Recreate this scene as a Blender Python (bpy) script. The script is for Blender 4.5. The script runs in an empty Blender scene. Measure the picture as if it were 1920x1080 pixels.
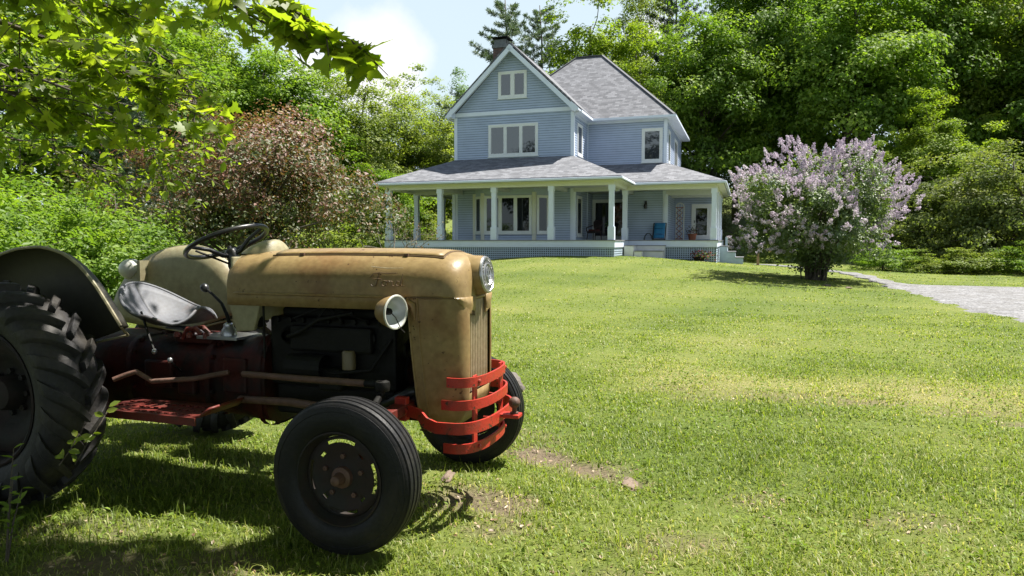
import bpy, bmesh, math, random
import numpy as np
from mathutils import Vector, Matrix
rng = np.random.default_rng(7)
random.seed(7)
S = bpy.context.scene
COL = S.collection
PI = math.pi
rad = math.radians

# ------------------------------------------------------------------ terrain
def gz(x, y):
    x = np.asarray(x, float); y = np.asarray(y, float)
    sy = np.where(y < 31, 10.8, 15.0)
    k = .78*np.exp(-((x-3.2)/7.9)**2-((y-31)/sy)**2)
    hill = .16*4*np.log1p(np.exp(np.clip((y-50)/4, -30, 30)))
    hill = hill + .16*5*np.log1p(np.exp(np.clip((y-42)/5, -30, 30)))*np.clip((x-8)/14, 0, 1)
    hill = 9*np.tanh(hill/9)
    und = .015*np.sin(x*1.3+.4)*np.sin(y*.9)+.01*np.sin(x*2.9+y*2.1)
    return k+hill+und

# dirt: 1 = bare soil, blades leave it out
PATCH = [  # x, y, rx, ry, strength
    (.15, 4.55, .32, .22, 1.0), (.55, 4.25, .26, .18, .95), (.72, 4.0, .12, .07, 1.0), (.0, 3.62, .22, .16, .9), (-.28, 3.75, .25, .22, .9),
    (-.1, 3.35, .2, .12, .6), (-1.3, 3.0, .25, .15, .8), (-1.75, 2.95, .4, .15, .8), (-1.1, 2.85, .2, .1, .55),
    (2.3, 6.25, .8, .2, .5), (3.0, 5.95, .6, .16, .62), (3.75, 5.6, .4, .2, .5), (1.5, 6.6, .6, .16, .3), (3.9, 5.25, .25, .1, .6),
    (.7, 3.15, .35, .16, .55), (1.25, 2.55, .22, .1, .8), (.45, 2.75, .25, .12, .5), (2.0, 3.4, .3, .15, .4),
    (-.55, 2.75, .2, .1, .5), (.2, 5.0, .25, .2, .5), (-2.2, 3.3, .5, .2, .5), (1.35, 3.75, .16, .1, .5)]
def dirt(x, y):
    x = np.asarray(x, float); y = np.asarray(y, float)
    d = np.zeros_like(x)
    wob = .28*np.sin(x*9+y*4)+.25*np.sin(x*5-y*13)+.2*np.sin(x*21+y*17)
    for px, py, rx, ry, s in PATCH:
        q = ((x-px)/rx)**2+((y-py)/ry)**2
        d = np.maximum(d, s*.85*np.clip(1.25-q*.9+wob*.75, 0, 1))
    return d
def drywob(x, y):
    """0..1: how straw-coloured the lawn is there (scalped streaks of a mown lawn)"""
    a = np.sin(x*.55+1.1*np.sin(y*.35))*np.sin(y*.8+.5*np.sin(x*.7))
    b = np.sin(x*1.7+y*.6)*np.sin(y*1.9-x*.4)
    s = np.exp(-((y-(7.3-.27*x))/.7)**2)*np.clip((x-.5)/1.5, 0, 1)*.75
    return np.clip(.35+.22*a+.16*b+s, 0, 1)

# driveway outline (left edge, right edge), far to near
DRIVE = [((11.9, 34.2), (12.7, 34.4)), ((12.9, 30.), (13.75, 30.5)), ((12.65, 26.84), (13.5, 27.5)), ((12.15, 24.6), (13.1, 25.3)), ((11.35, 21.56), (12.3, 22.6)),
         ((10.75, 20.0), (12.0, 20.9)), ((10.3, 18.0), (14.2, 20.3)), ((9.65, 15.9), (19., 20.0)), ((9.15, 14.3), (26., 19.)), ((8.85, 12.8), (30., 17.)), ((8.7, 11.7), (31., 15.)), ((8.6, 8.), (32., 11.)), ((8.6, 4.), (34., 5.))]
def drive_edges(y):
    L = np.array([a for a, b in DRIVE]); R = np.array([b for a, b in DRIVE])
    xl = np.interp(y, L[::-1, 1], L[::-1, 0]); xr = np.interp(y, R[::-1, 1], R[::-1, 0])
    return xl, xr
def in_drive(x, y):
    xl, xr = drive_edges(y)
    w = .12*np.sin(y*3.1)+.08*np.sin(y*7.7)
    return (x > xl+w) & (x < xr+w*.5) & (y < 34.2)

# ------------------------------------------------------------------ mesh helpers
def tag(o, label=None, cat=None, group=None, kind=None):
    if label: o['label'] = label
    if cat: o['category'] = cat
    if group: o['group'] = group
    if kind: o['kind'] = kind
    return o
def empty(name, loc=(0, 0, 0), rz=0, label=None, cat=None, group=None):
    o = bpy.data.objects.new(name, None); COL.objects.link(o)
    o.empty_display_size = .2
    o.location = loc; o.rotation_euler = (0, 0, rz)
    return tag(o, label, cat, group)
def link(name, me, parent=None, loc=None):
    o = bpy.data.objects.new(name, me); COL.objects.link(o)
    if parent: o.parent = parent
    if loc is not None: o.location = loc
    return o
def unit(v):
    v = np.asarray(v, float); return v/(np.linalg.norm(v)+1e-12)
class MB:
    def __init__(s): s.V = []; s.F = []; s.M = []; s.UV = []
    def add(s, verts, faces, mi=0, uvs=None):
        b = len(s.V); s.V += [tuple(map(float, v)) for v in verts]
        for k, f in enumerate(faces):
            s.F.append([b+i for i in f]); s.M.append(mi)
            s.UV.append(uvs[k] if uvs else None)
        return s
    def box(s, x0, x1, y0, y1, z0, z1, mi=0):
        v = [(x0, y0, z0), (x1, y0, z0), (x1, y1, z0), (x0, y1, z0), (x0, y0, z1), (x1, y0, z1), (x1, y1, z1), (x0, y1, z1)]
        return s.add(v, [(0, 3, 2, 1), (4, 5, 6, 7), (0, 1, 5, 4), (1, 2, 6, 5), (2, 3, 7, 6), (3, 0, 4, 7)], mi)
    def beam(s, p, q, w, h, mi=0, up=(0, 0, 1)):
        """square bar from p to q, w wide and h high"""
        p = np.array(p, float); q = np.array(q, float); d = unit(q-p); up = np.array(up, float)
        if abs(d@up) > .98: up = np.array((1, 0, 0.))
        a = unit(np.cross(d, up)); b = np.cross(a, d)
        v = [c+a*sa*w/2+b*sb*h/2 for c in (p, q) for sa, sb in ((-1, -1), (1, -1), (1, 1), (-1, 1))]
        return s.add(v, [(0, 1, 2, 3), (7, 6, 5, 4), (0, 4, 5, 1), (1, 5, 6, 2), (2, 6, 7, 3), (3, 7, 4, 0)], mi)
    def tube(s, pts, r, n=8, mi=0, cap=True, flat=1.0):
        P = [np.array(p, float) for p in pts]; m = len(P)
        R = list(r) if hasattr(r, '__len__') else [r]*m
        t = [unit(P[min(i+1, m-1)]-P[max(i-1, 0)]) for i in range(m)]
        a = np.cross(t[0], (0, 0, 1.))
        if np.linalg.norm(a) < .1: a = np.cross(t[0], (1., 0, 0))
        a = unit(a); V = []
        for i in range(m):
            a = unit(a-t[i]*(a@t[i])); b = np.cross(t[i], a)
            for k in range(n):
                an = 2*PI*k/n
                V.append(P[i]+R[i]*(a*math.cos(an)+b*math.sin(an)*flat))
        F = [(i*n+k, i*n+(k+1) % n, (i+1)*n+(k+1) % n, (i+1)*n+k) for i in range(m-1) for k in range(n)]
        if cap: F += [tuple(range(n))[::-1], tuple(range((m-1)*n, m*n))]
        return s.add(V, F, mi)
    def ribbon(s, pts, ups, w, th, mi=0):
        """flat bar of width w along `ups` and thickness th, following pts"""
        P = [np.array(p, float) for p in pts]; m = len(P); V = []
        for i in range(m):
            t = unit(P[min(i+1, m-1)]-P[max(i-1, 0)]); u = np.array(ups[i] if hasattr(ups[0], '__len__') else ups, float)
            u = unit(u-t*(u@t)); nn = np.cross(t, u)
            V += [P[i]+u*w/2*a+nn*th/2*b for a, b in ((-1, -1), (1, -1), (1, 1), (-1, 1))]
        F = [(4*i+k, 4*i+(k+1) % 4, 4*i+4+(k+1) % 4, 4*i+4+k) for i in range(m-1) for k in range(4)]
        F += [(3, 2, 1, 0), tuple(4*(m-1)+k for k in range(4))]
        return s.add(V, F, mi)
    def lathe(s, prof, o=(0, 0, 0), ax=(0, 1, 0), n=32, mi=0, a0=0, a1=2*PI, skip=None):
        """prof: (height along ax, radius)"""
        o = np.array(o, float); ax = unit(ax)
        e = np.cross(ax, (0, 0, 1.))
        if np.linalg.norm(e) < .1: e = np.cross(ax, (1., 0, 0))
        e = unit(e); f = np.cross(ax, e); full = abs(a1-a0-2*PI) < 1e-6
        na = n if full else n+1
        V = [o+ax*h+r*(e*math.cos(a0+(a1-a0)*k/n)+f*math.sin(a0+(a1-a0)*k/n)) for h, r in prof for k in range(na)]
        F = []
        for i in range(len(prof)-1):
            for k in range(n):
                if skip and skip(i, k): continue
                k2 = (k+1) % na
                F.append((i*na+k, i*na+k2, (i+1)*na+k2, (i+1)*na+k))
        return s.add(V, F, mi)
    def loft(s, secs, closed=False, mi=0, cap0=False, cap1=False, skip=None):
        n = len(secs[0]); V = [p for q in secs for p in q]; F = []
        for i in range(len(secs)-1):
            for k in range(n if closed else n-1):
                if skip and skip(i, k): continue
                k2 = (k+1) % n
                F.append((i*n+k, i*n+k2, (i+1)*n+k2, (i+1)*n+k))
        if cap0: F.append(tuple(range(n))[::-1])
        if cap1: F.append(tuple(range((len(secs)-1)*n, len(secs)*n)))
        return s.add(V, F, mi)
    def build(s, name, mats, parent=None, smooth=None, bevel=0, solid=0, loc=None, fix=True):
        me = bpy.data.meshes.new(name)
        me.from_pydata(s.V, [], s.F)
        for m in (mats if isinstance(mats, (list, tuple)) else [mats]): me.materials.append(m)
        me.polygons.foreach_set('material_index', s.M)
        if any(u is not None for u in s.UV):
            uv = me.uv_layers.new(name='UVMap')
            for p, u in zip(me.polygons, s.UV):
                for k, li in enumerate(p.loop_indices):
                    uv.data[li].uv = u[k] if u else (0, 0)
        if fix:
            bm = bmesh.new(); bm.from_mesh(me)
            bmesh.ops.recalc_face_normals(bm, faces=bm.faces[:])
            bm.to_mesh(me); bm.free()
        if smooth is not None:
            me.polygons.foreach_set('use_smooth', [True]*len(me.polygons))
            me.set_sharp_from_angle(angle=rad(smooth))
        me.update()
        o = link(name, me, parent, loc)
        if solid:
            d = o.modifiers.new('solid', 'SOLIDIFY'); d.thickness = solid; d.offset = -1
        if bevel:
            b = o.modifiers.new('bevel', 'BEVEL'); b.width = bevel; b.segments = 2; b.limit_method = 'ANGLE'; b.angle_limit = rad(40)
        return o

def np_mesh(name, V, F, mat, var=None, smooth=False):
    """V (n,3); F (m,k) index array (all faces k-sided) or list of such arrays"""
    Fs = F if isinstance(F, list) else [F]
    me = bpy.data.meshes.new(name)
    me.vertices.add(len(V)); me.vertices.foreach_set('co', np.ascontiguousarray(V, np.float32).ravel())
    loops = np.concatenate([f.ravel() for f in Fs]).astype(np.int32)
    tot = np.concatenate([np.full(len(f), f.shape[1], np.int32) for f in Fs])
    st = np.concatenate([[0], np.cumsum(tot)[:-1]]).astype(np.int32)
    me.loops.add(len(loops)); me.loops.foreach_set('vertex_index', loops)
    me.polygons.add(len(tot)); me.polygons.foreach_set('loop_start', st); me.polygons.foreach_set('loop_total', tot)
    if smooth: me.polygons.foreach_set('use_smooth', np.ones(len(tot), bool))
    if var is not None:
        a = me.attributes.new('var', 'FLOAT', 'POINT'); a.data.foreach_set('value', np.ascontiguousarray(var, np.float32))
    me.update(calc_edges=True)
    me.materials.append(mat)
    return me

# leaf outlines: verts (along, across, up), faces
LEAF = {
    'rhomb': ([(0, 0, 0), (.45, .3, .07), (1, 0, -.08), (.45, -.3, .07)], [(0, 1, 2), (0, 2, 3)]),
    'oval': ([(0, 0, 0), (.25, .22, .05), (.6, .26, .05), (1, 0, -.1), (.6, -.26, .05), (.25, -.22, .05)], [(0, 1, 2, 3), (0, 3, 4, 5)]),
    'spray': ([(0, 0, 0), (.3, .34, .1), (.55, .12, .02), (.75, .3, -.05), (1, 0, -.15), (.7, -.28, -.02), (.5, -.1, .04), (.28, -.36, .08)], [(0, 1, 2), (0, 2, 6), (2, 3, 4), (2, 4, 6), (4, 5, 6), (0, 6, 7)]),
    'needle': ([(0, 0, 0), (.5, .07, .03), (1, 0, 0), (.5, -.07, -.03)], [(0, 1, 2, 3)]),
}
_ml = [(0, 0), (-.06, .2), (-.22, .42), (.02, .38), (.1, .62), (.22, .48), (.34, .56), (.36, .34), (.44, .22), (.62, .3), (.66, .16), (1, 0)]
_mv = [(x, y, .1*abs(y)-.12*x*x) for x, y in _ml]+[(x, -y, .1*abs(y)-.12*x*x) for x, y in _ml[-2:0:-1]]
LEAF['maple'] = (_mv+[(.3, 0, 0.0)], [(i, (i+1) % len(_mv), len(_mv)) for i in range(len(_mv))])

def leaves(name, P, N, size, mat, shape='rhomb', var=None, r=None, along=None):
    r = r or rng
    T, F = LEAF[shape]; T = np.array(T); k = len(T); n = len(P)
    N = N/(np.linalg.norm(N, axis=1, keepdims=True)+1e-9)
    A = r.normal(size=(n, 3)) if along is None else along+r.normal(size=(n, 3))*.15
    A = A-N*np.sum(A*N, 1, keepdims=True); A /= np.linalg.norm(A, axis=1, keepdims=True)+1e-9
    B = np.cross(N, A)
    size = np.broadcast_to(size, (n,))
    V = P[:, None, :]+size[:, None, None]*(T[None, :, 0:1]*A[:, None]+T[None, :, 1:2]*B[:, None]+T[None, :, 2:3]*N[:, None])
    by = {}
    for f in F: by.setdefault(len(f), []).append(f)
    Fs = [(np.array(fs)[None]+(np.arange(n)*k)[:, None, None]).reshape(-1, m) for m, fs in by.items()]
    if var is None: var = r.random(n)
    return np_mesh(name, V.reshape(-1, 3), Fs, mat, np.repeat(var, k))

# ------------------------------------------------------------------ materials
MATS = {}
def nt(name):
    m = bpy.data.materials.new(name); m.use_nodes = True; n = m.node_tree; n.nodes.clear(); MATS[name] = m
    return m, n, n.nodes, n.links
def ramp(nodes, stops):
    c = nodes.new('ShaderNodeValToRGB'); e = c.color_ramp.elements
    while len(e) > 1: e.remove(e[-1])
    e[0].position = stops[0][0]; e[0].color = (*stops[0][1], 1)
    for p, col in stops[1:]:
        x = e.new(p); x.color = (*col, 1)
    return c
def principled(name, col, rough=.5, metal=0, var=.0, scale=6, bump=0, bscale=40, col2=None, thr=(.45, .7), spec=.5, detail=6, coat=0, pits=0):
    """noise-mottled paint/stone/metal; col2 is blended in where the noise is high (rust, dirt)"""
    m, t, N, L = nt(name)
    out = N.new('ShaderNodeOutputMaterial'); b = N.new('ShaderNodeBsdfPrincipled')
    b.inputs['Roughness'].default_value = rough; b.inputs['Metallic'].default_value = metal
    b.inputs['Specular IOR Level'].default_value = spec; b.inputs['Coat Weight'].default_value = coat
    tc = N.new('ShaderNodeTexCoord')
    no = N.new('ShaderNodeTexNoise'); no.inputs['Scale'].default_value = scale; no.inputs['Detail'].default_value = detail; no.inputs['Roughness'].default_value = .62
    L.new(tc.outputs['Object'], no.inputs['Vector'])
    c2 = col2 or tuple(min(1, c*(1-var)) for c in col)
    c1 = tuple(min(1, c*(1+var*.6)) for c in col)
    r = ramp(N, [(thr[0] if col2 else .3, c1), (thr[1], c2)])
    L.new(no.outputs['Fac'], r.inputs['Fac']); colr = r.outputs['Color']
    if col2:
        n2 = N.new('ShaderNodeTexNoise'); n2.inputs['Scale'].default_value = scale*9; n2.inputs['Detail'].default_value = 4
        L.new(tc.outputs['Object'], n2.inputs['Vector'])
        mx = N.new('ShaderNodeMix'); mx.data_type = 'RGBA'; mx.blend_type = 'MULTIPLY'
        r2 = ramp(N, [(.3, (1, 1, 1)), (.72, (.62, .58, .54))]); L.new(n2.outputs['Fac'], r2.inputs['Fac'])
        mx.inputs[0].default_value = .7; L.new(colr, mx.inputs[6]); L.new(r2.outputs['Color'], mx.inputs[7]); colr = mx.outputs[2]
    if pits:
        n3 = N.new('ShaderNodeTexNoise'); n3.inputs['Scale'].default_value = 42; n3.inputs['Detail'].default_value = 3; L.new(tc.outputs['Object'], n3.inputs['Vector'])
        n4 = N.new('ShaderNodeTexNoise'); n4.inputs['Scale'].default_value = 7; n4.inputs['Detail'].default_value = 2; L.new(tc.outputs['Object'], n4.inputs['Vector'])
        ad = N.new('ShaderNodeMath'); ad.operation = 'MULTIPLY_ADD'; ad.inputs[1].default_value = .35; L.new(n4.outputs['Fac'], ad.inputs[0]); L.new(n3.outputs['Fac'], ad.inputs[2])
        rp = ramp(N, [(pits, (0, 0, 0)), (pits+.03, (1, 1, 1))]); L.new(ad.outputs[0], rp.inputs['Fac'])
        mp = N.new('ShaderNodeMix'); mp.data_type = 'RGBA'; L.new(rp.outputs['Color'], mp.inputs[0]); L.new(colr, mp.inputs[6]); mp.inputs[7].default_value = (.06, .03, .018, 1); colr = mp.outputs[2]
    L.new(colr, b.inputs['Base Color'])
    if bump:
        nb = N.new('ShaderNodeTexNoise'); nb.inputs['Scale'].default_value = bscale; nb.inputs['Detail'].default_value = 5
        L.new(tc.outputs['Object'], nb.inputs['Vector'])
        bp = N.new('ShaderNodeBump'); bp.inputs['Strength'].default_value = bump; bp.inputs['Distance'].default_value = .02
        L.new(nb.outputs['Fac'], bp.inputs['Height']); L.new(bp.outputs['Normal'], b.inputs['Normal'])
    L.new(b.outputs[0], out.inputs[0])
    return m
def leafmat(name, stops, trans=.4, rough=.5, gloss=.06, tcol=1.5):
    m, t, N, L = nt(name)
    out = N.new('ShaderNodeOutputMaterial'); a = N.new('ShaderNodeAttribute'); a.attribute_name = 'var'
    r = ramp(N, stops); L.new(a.outputs['Fac'], r.inputs['Fac'])
    d = N.new('ShaderNodeBsdfDiffuse'); tr = N.new('ShaderNodeBsdfTranslucent'); g = N.new('ShaderNodeBsdfGlossy'); g.inputs['Roughness'].default_value = rough
    L.new(r.outputs['Color'], d.inputs['Color'])
    mu = N.new('ShaderNodeMix'); mu.data_type = 'RGBA'; mu.blend_type = 'MULTIPLY'; mu.inputs[0].default_value = 1
    mu.inputs[7].default_value = (tcol*1.05, tcol*1.1, tcol*.5, 1); mu.clamp_result = False
    L.new(r.outputs['Color'], mu.inputs[6]); L.new(mu.outputs[2], tr.inputs['Color'])
    m1 = N.new('ShaderNodeMixShader'); m1.inputs[0].default_value = trans; L.new(d.outputs[0], m1.inputs[1]); L.new(tr.outputs[0], m1.inputs[2])
    m2 = N.new('ShaderNodeMixShader'); m2.inputs[0].default_value = gloss; L.new(m1.outputs[0], m2.inputs[1]); L.new(g.outputs[0], m2.inputs[2])
    L.new(m2.outputs[0], out.inputs[0])
    return m

M_TAN = principled('tan_paint', (.275, .195, .09), .4, scale=3.2, col2=(.2, .10, .042), thr=(.48, .76), bump=.05, bscale=60, pits=.88, spec=.3)
M_OLIVE = principled('faded_olive_paint', (.29, .265, .165), .5, scale=3, col2=(.21, .15, .08), thr=(.52, .8), bump=.05, bscale=70)
M_GRILLE = principled('grille_paint', (.5, .42, .29), .5, scale=5, col2=(.28, .17, .09), thr=(.5, .8))
M_SILVER = principled('aged_silver', (.42, .42, .44), .32, metal=.75, var=.35, scale=8, bump=.04)
M_SEAT = principled('worn_seat_metal', (.11, .115, .135), .62, metal=0, scale=5, col2=(.11, .06, .04), thr=(.55, .78), bump=.05)
M_RED = principled('red_paint', (.43, .03, .018), .45, scale=16, col2=(.24, .045, .03), thr=(.5, .72), bump=.1, bscale=60, pits=.83)
M_REDDARK = principled('oily_red_paint', (.05, .008, .006), .55, scale=6, col2=(.012, .009, .008), thr=(.42, .62), bump=.15, spec=.2)
M_REDWORN = principled('worn_red_paint', (.14, .018, .012), .55, scale=8, col2=(.05, .025, .018), thr=(.48, .7), bump=.15)
M_IRON = principled('dark_iron', (.007, .0066, .006), .6, var=.5, scale=9, bump=.2, spec=.2)
M_RUST = principled('rusty_rod', (.11, .055, .038), .65, var=.45, scale=14, bump=.2)
M_BLACK = principled('black_plastic', (.015, .015, .017), .35, var=.3)
M_TYRE = principled('tyre_rubber', (.013, .013, .0145), .5, scale=7, col2=(.03, .027, .023), thr=(.5, .75), bump=.12, bscale=50, spec=.25)
M_TYREB = principled('rear_tyre_rubber', (.026, .025, .027), .62, scale=5, col2=(.045, .04, .034), thr=(.45, .7), bump=.25, bscale=35, spec=.3)
M_RIM = principled('dirty_rim', (.02, .009, .007), .75, scale=6, col2=(.012, .011, .009), thr=(.4, .6), bump=.1)
M_WHITEENAMEL = principled('lamp_white', (.5, .5, .46), .3, var=.12)
M_REFLECT = principled('lamp_reflector', (.46, .48, .5), .4, metal=.25, var=.15)
M_CAN = principled('filter_can', (.11, .085, .045), .45, var=.5)
M_DARKTEXT = principled('worn_lettering', (.12, .075, .04), .55, var=.3)
# ------------------------------------------------------------------ house materials
M_SIDING = principled('blue_grey_siding', (.40, .472, .63), .55, var=.1, scale=1.3)
M_LAPSHADE = principled('lap_shadow', (.16, .20, .29), .8, var=.2)  # shadow line under the laps, put into the colour
M_WHITE = principled('white_trim_paint', (.68, .74, .88), .5, var=.06, scale=2)
M_SOFFIT = principled('cream_soffit', (.66, .66, .58), .6, var=.05, scale=2)
M_DECK = principled('grey_deck_paint', (.22, .22, .24), .6, var=.2, scale=3)
M_LATTICE = principled('lattice_paint', (.42, .50, .60), .6, var=.12, scale=3)
M_SHADE = principled('painted_shade', (.03, .033, .04), .9)  # near black that stands for shade behind lattice, grille and seat holes
M_CEIL = principled('porch_ceiling', (.5, .52, .54), .6, var=.06)
M_SASH = principled('window_sash', (.7, .72, .74), .45, var=.05)
M_BLINDS = principled('interior_dark', (.05, .055, .06), .8, var=.3)
M_STEP = principled('step_white', (.72, .71, .73), .55, var=.1, scale=3)
def glassmat(name, col, ior=1.9):
    m, t, N, L = nt(name)
    out = N.new('ShaderNodeOutputMaterial'); b = N.new('ShaderNodeBsdfPrincipled')
    b.inputs['Base Color'].default_value = (*col, 1); b.inputs['Roughness'].default_value = .02; b.inputs['IOR'].default_value = ior
    tc = N.new('ShaderNodeTexCoord'); no = N.new('ShaderNodeTexNoise'); no.inputs['Scale'].default_value = .7; no.inputs['Detail'].default_value = 1
    L.new(tc.outputs['Object'], no.inputs['Vector'])
    bp = N.new('ShaderNodeBump'); bp.inputs['Strength'].default_value = .06; bp.inputs['Distance'].default_value = .05
    L.new(no.outputs['Fac'], bp.inputs['Height']); L.new(bp.outputs['Normal'], b.inputs['Normal'])
    L.new(b.outputs[0], out.inputs[0]); return m
M_GLASS = glassmat('window_glass', (.035, .04, .05), 2.0)
M_GLASSD = glassmat('door_glass', (.012, .014, .016), 1.55)
def shingles():
    m, t, N, L = nt('asphalt_shingles')
    out = N.new('ShaderNodeOutputMaterial'); b = N.new('ShaderNodeBsdfPrincipled'); b.inputs['Roughness'].default_value = .85
    uv = N.new('ShaderNodeUVMap'); uv.uv_map = 'UVMap'
    br = N.new('ShaderNodeTexBrick'); br.inputs['Scale'].default_value = 1; br.inputs['Brick Width'].default_value = .24; br.inputs['Row Height'].default_value = .14
    br.inputs['Mortar Size'].default_value = .004; br.inputs['Color1'].default_value = (0, 0, 0, 1); br.inputs['Color2'].default_value = (1, 1, 1, 1); br.inputs['Mortar'].default_value = (0, 0, 0, 1)
    L.new(uv.outputs[0], br.inputs['Vector'])
    r = ramp(N, [(0, (.095, .098, .11)), (.5, (.142, .146, .162)), (1, (.2, .204, .224))]); L.new(br.outputs['Color'], r.inputs['Fac'])
    no = N.new('ShaderNodeTexNoise'); no.inputs['Scale'].default_value = 9; no.inputs['Detail'].default_value = 6; no.inputs['Roughness'].default_value = .75; L.new(uv.outputs[0], no.inputs['Vector'])
    r2 = ramp(N, [(.3, (.85, .85, .85)), (.7, (1.12, 1.12, 1.12))]); L.new(no.outputs['Fac'], r2.inputs['Fac'])
    mx = N.new('ShaderNodeMix'); mx.data_type = 'RGBA'; mx.blend_type = 'MULTIPLY'; mx.inputs[0].default_value = 1; mx.clamp_result = False
    L.new(r.outputs['Color'], mx.inputs[6]); L.new(r2.outputs['Color'], mx.inputs[7]); L.new(mx.outputs[2], b.inputs['Base Color'])
    bp = N.new('ShaderNodeBump'); bp.inputs['Strength'].default_value = .5; bp.inputs['Distance'].default_value = .01
    L.new(br.outputs['Color'], bp.inputs['Height']); L.new(bp.outputs['Normal'], b.inputs['Normal'])
    L.new(b.outputs[0], out.inputs[0]); return m
M_SHINGLE = shingles()
def brickmat():
    m, t, N, L = nt('chimney_brick')
    out = N.new('ShaderNodeOutputMaterial'); b = N.new('ShaderNodeBsdfPrincipled'); b.inputs['Roughness'].default_value = .9
    uv = N.new('ShaderNodeUVMap'); uv.uv_map = 'UVMap'
    br = N.new('ShaderNodeTexBrick'); br.inputs['Scale'].default_value = 1; br.inputs['Brick Width'].default_value = .21; br.inputs['Row Height'].default_value = .075
    br.inputs['Mortar Size'].default_value = .008; br.inputs['Color1'].default_value = (.12, .055, .045, 1); br.inputs['Color2'].default_value = (.07, .04, .037, 1); br.inputs['Mortar'].default_value = (.13, .12, .115, 1)
    L.new(uv.outputs[0], br.inputs['Vector']); L.new(br.outputs['Color'], b.inputs['Base Color']); L.new(b.outputs[0], out.inputs[0]); return m
M_BRICK = brickmat()

# ------------------------------------------------------------------ house (u right along facade, v into the house, z up)
YAW = rad(18.5)
HO = np.array([-.7926, 31.3, 0])
HU = np.array([math.cos(YAW), -math.sin(YAW), 0]); HV = np.array([math.sin(YAW), math.cos(YAW), 0])
def hw(u, v, z=0): return HO+HU*u+HV*v+np.array([0, 0, z])
house = empty('house', tuple(HO), -YAW, 'two storey blue clapboard house with wrap around porch and grey shingle roofs', 'house')
LAP = .115
def siding(mb, p0, p1, z0, z1, clip=None, mi=0):
    """lapped boards from p0 to p1 (u,v); outside is on the right hand side walking p0 -> p1"""
    p0 = np.array(p0, float); p1 = np.array(p1, float); d = unit(p1-p0); Ln = np.linalg.norm(p1-p0); n = np.array((d[1], -d[0]))
    z = z0
    while z < z1-.01:
        zt = min(z+LAP, z1)
        a0, b0 = clip(z) if clip else (0, Ln)
        a1, b1 = clip(zt) if clip else (0, Ln)
        if b0-a0 < .05: break
        def pt(t, off, zz): q = p0+d*t+n*off; return (q[0], q[1], zz)
        ob, otp = .032, .003
        v = [pt(a0, ob, z), pt(b0, ob, z), pt(b1, otp, zt), pt(a1, otp, zt), pt(a0, 0, z), pt(b0, 0, z)]
        mb.add(v, [(0, 1, 2, 3), (4, 5, 1, 0)], mi)
        if z > z0: mb.add([pt(a0, .0075, z-.019), pt(b0, .0075, z-.019), pt(b0, .006, z), pt(a0, .006, z)], [(0, 1, 2, 3)], 1)  # dark strip painted under each lap, standing for its shadow
        z = zt
wall = MB()
# front wing
siding(wall, (-3, 2.6), (3, 2.6), 1.47, 7.62)
siding(wall, (-3, 2.6), (3, 2.6), 7.62, 10.6, clip=lambda z: (max(0, (z-7.62)*3/2.95), 6-max(0, (z-7.62)*3/2.95)))
siding(wall, (3, 2.6), (3, 5.6), 1.47, 7.5)
siding(wall, (-3, 9), (-3, 2.6), 1.47, 7.5)
# main block
siding(wall, (4.95, 5.6), (6.95, 5.6), 1.47, 3.95)
siding(wall, (3, 5.6), (6.95, 5.6), 3.95, 7.5)
siding(wall, (6.95, 5.6), (6.95, 13.6), 1.47, 7.5)
siding(wall, (-2.5, 13.6), (-2.5, 9), 1.47, 7.5)
siding(wall, (3, 6.9), (4.95, 6.9), 1.47, 3.95)           # entry alcove
siding(wall, (4.95, 6.9), (4.95, 5.6), 1.47, 3.95)
siding(wall, (3, 5.6), (3, 6.9), 1.47, 3.95)
siding(wall, (6.95, 10.2), (9.3, 10.2), 1.47, 3.95)        # ell at the end of the side porch
b = wall.box; 
for (u0, u1, v0, v1, z1) in ((-2.96, 2.96, 2.64, 5.6, 7.6), (-2.46, 2.96, 5.6, 13.56, 7.5), (2.96, 4.9, 6.95, 13.56, 7.5), (4.9, 6.91, 5.64, 13.56, 7.5), (6.91, 9.26, 10.24, 13.5, 3.95)):
    b(u0, u1, v0, v1, .3, z1, 0)
b(2.97, 4.9, 5.64, 6.95, 3.97, 7.5, 0)
wall.add([(-2.98, 2.64, 7.6), (2.98, 2.64, 7.6), (0, 2.64, 10.55), (-2.98, 6, 7.6), (2.98, 6, 7.6), (0, 6, 10.55)], [(0, 1, 2), (3, 5, 4), (0, 2, 5, 3), (1, 4, 5, 2)], 0)
wall.build('wall', [M_SIDING, M_LAPSHADE], house)
# corner boards, frieze, gable trim
tr = MB()
def cboard(u, v, z0, z1, su, sv, w=.13):
    tr.box(u-.0 if su > 0 else u-.035, u+.035 if su > 0 else u, v-.035, v+w, z0, z1)
    tr.box(u-w if su > 0 else u, u if su > 0 else u+w, v-.036, v, z0, z1)
cboard(-3, 2.6, 1.47, 7.45, -1, -1); cboard(3, 2.6, 1.47, 7.45, 1, -1); cboard(6.95, 5.6, 1.47, 7.4, 1, -1)
tr.box(-3.03, 3.03, 2.54, 2.6, 7.5, 7.68)
tr.box(3.0, 3.05, 2.72, 5.54, 7.3, 7.45); tr.box(3.05, 6.8, 5.55, 5.6, 7.3, 7.45); tr.box(6.95, 7.0, 5.75, 13.6, 7.3, 7.45)
tr.box(2.95, 3.05, 5.55, 5.6, 1.47, 7.29)
tr.build('corner_trim', M_WHITE, house)
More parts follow.
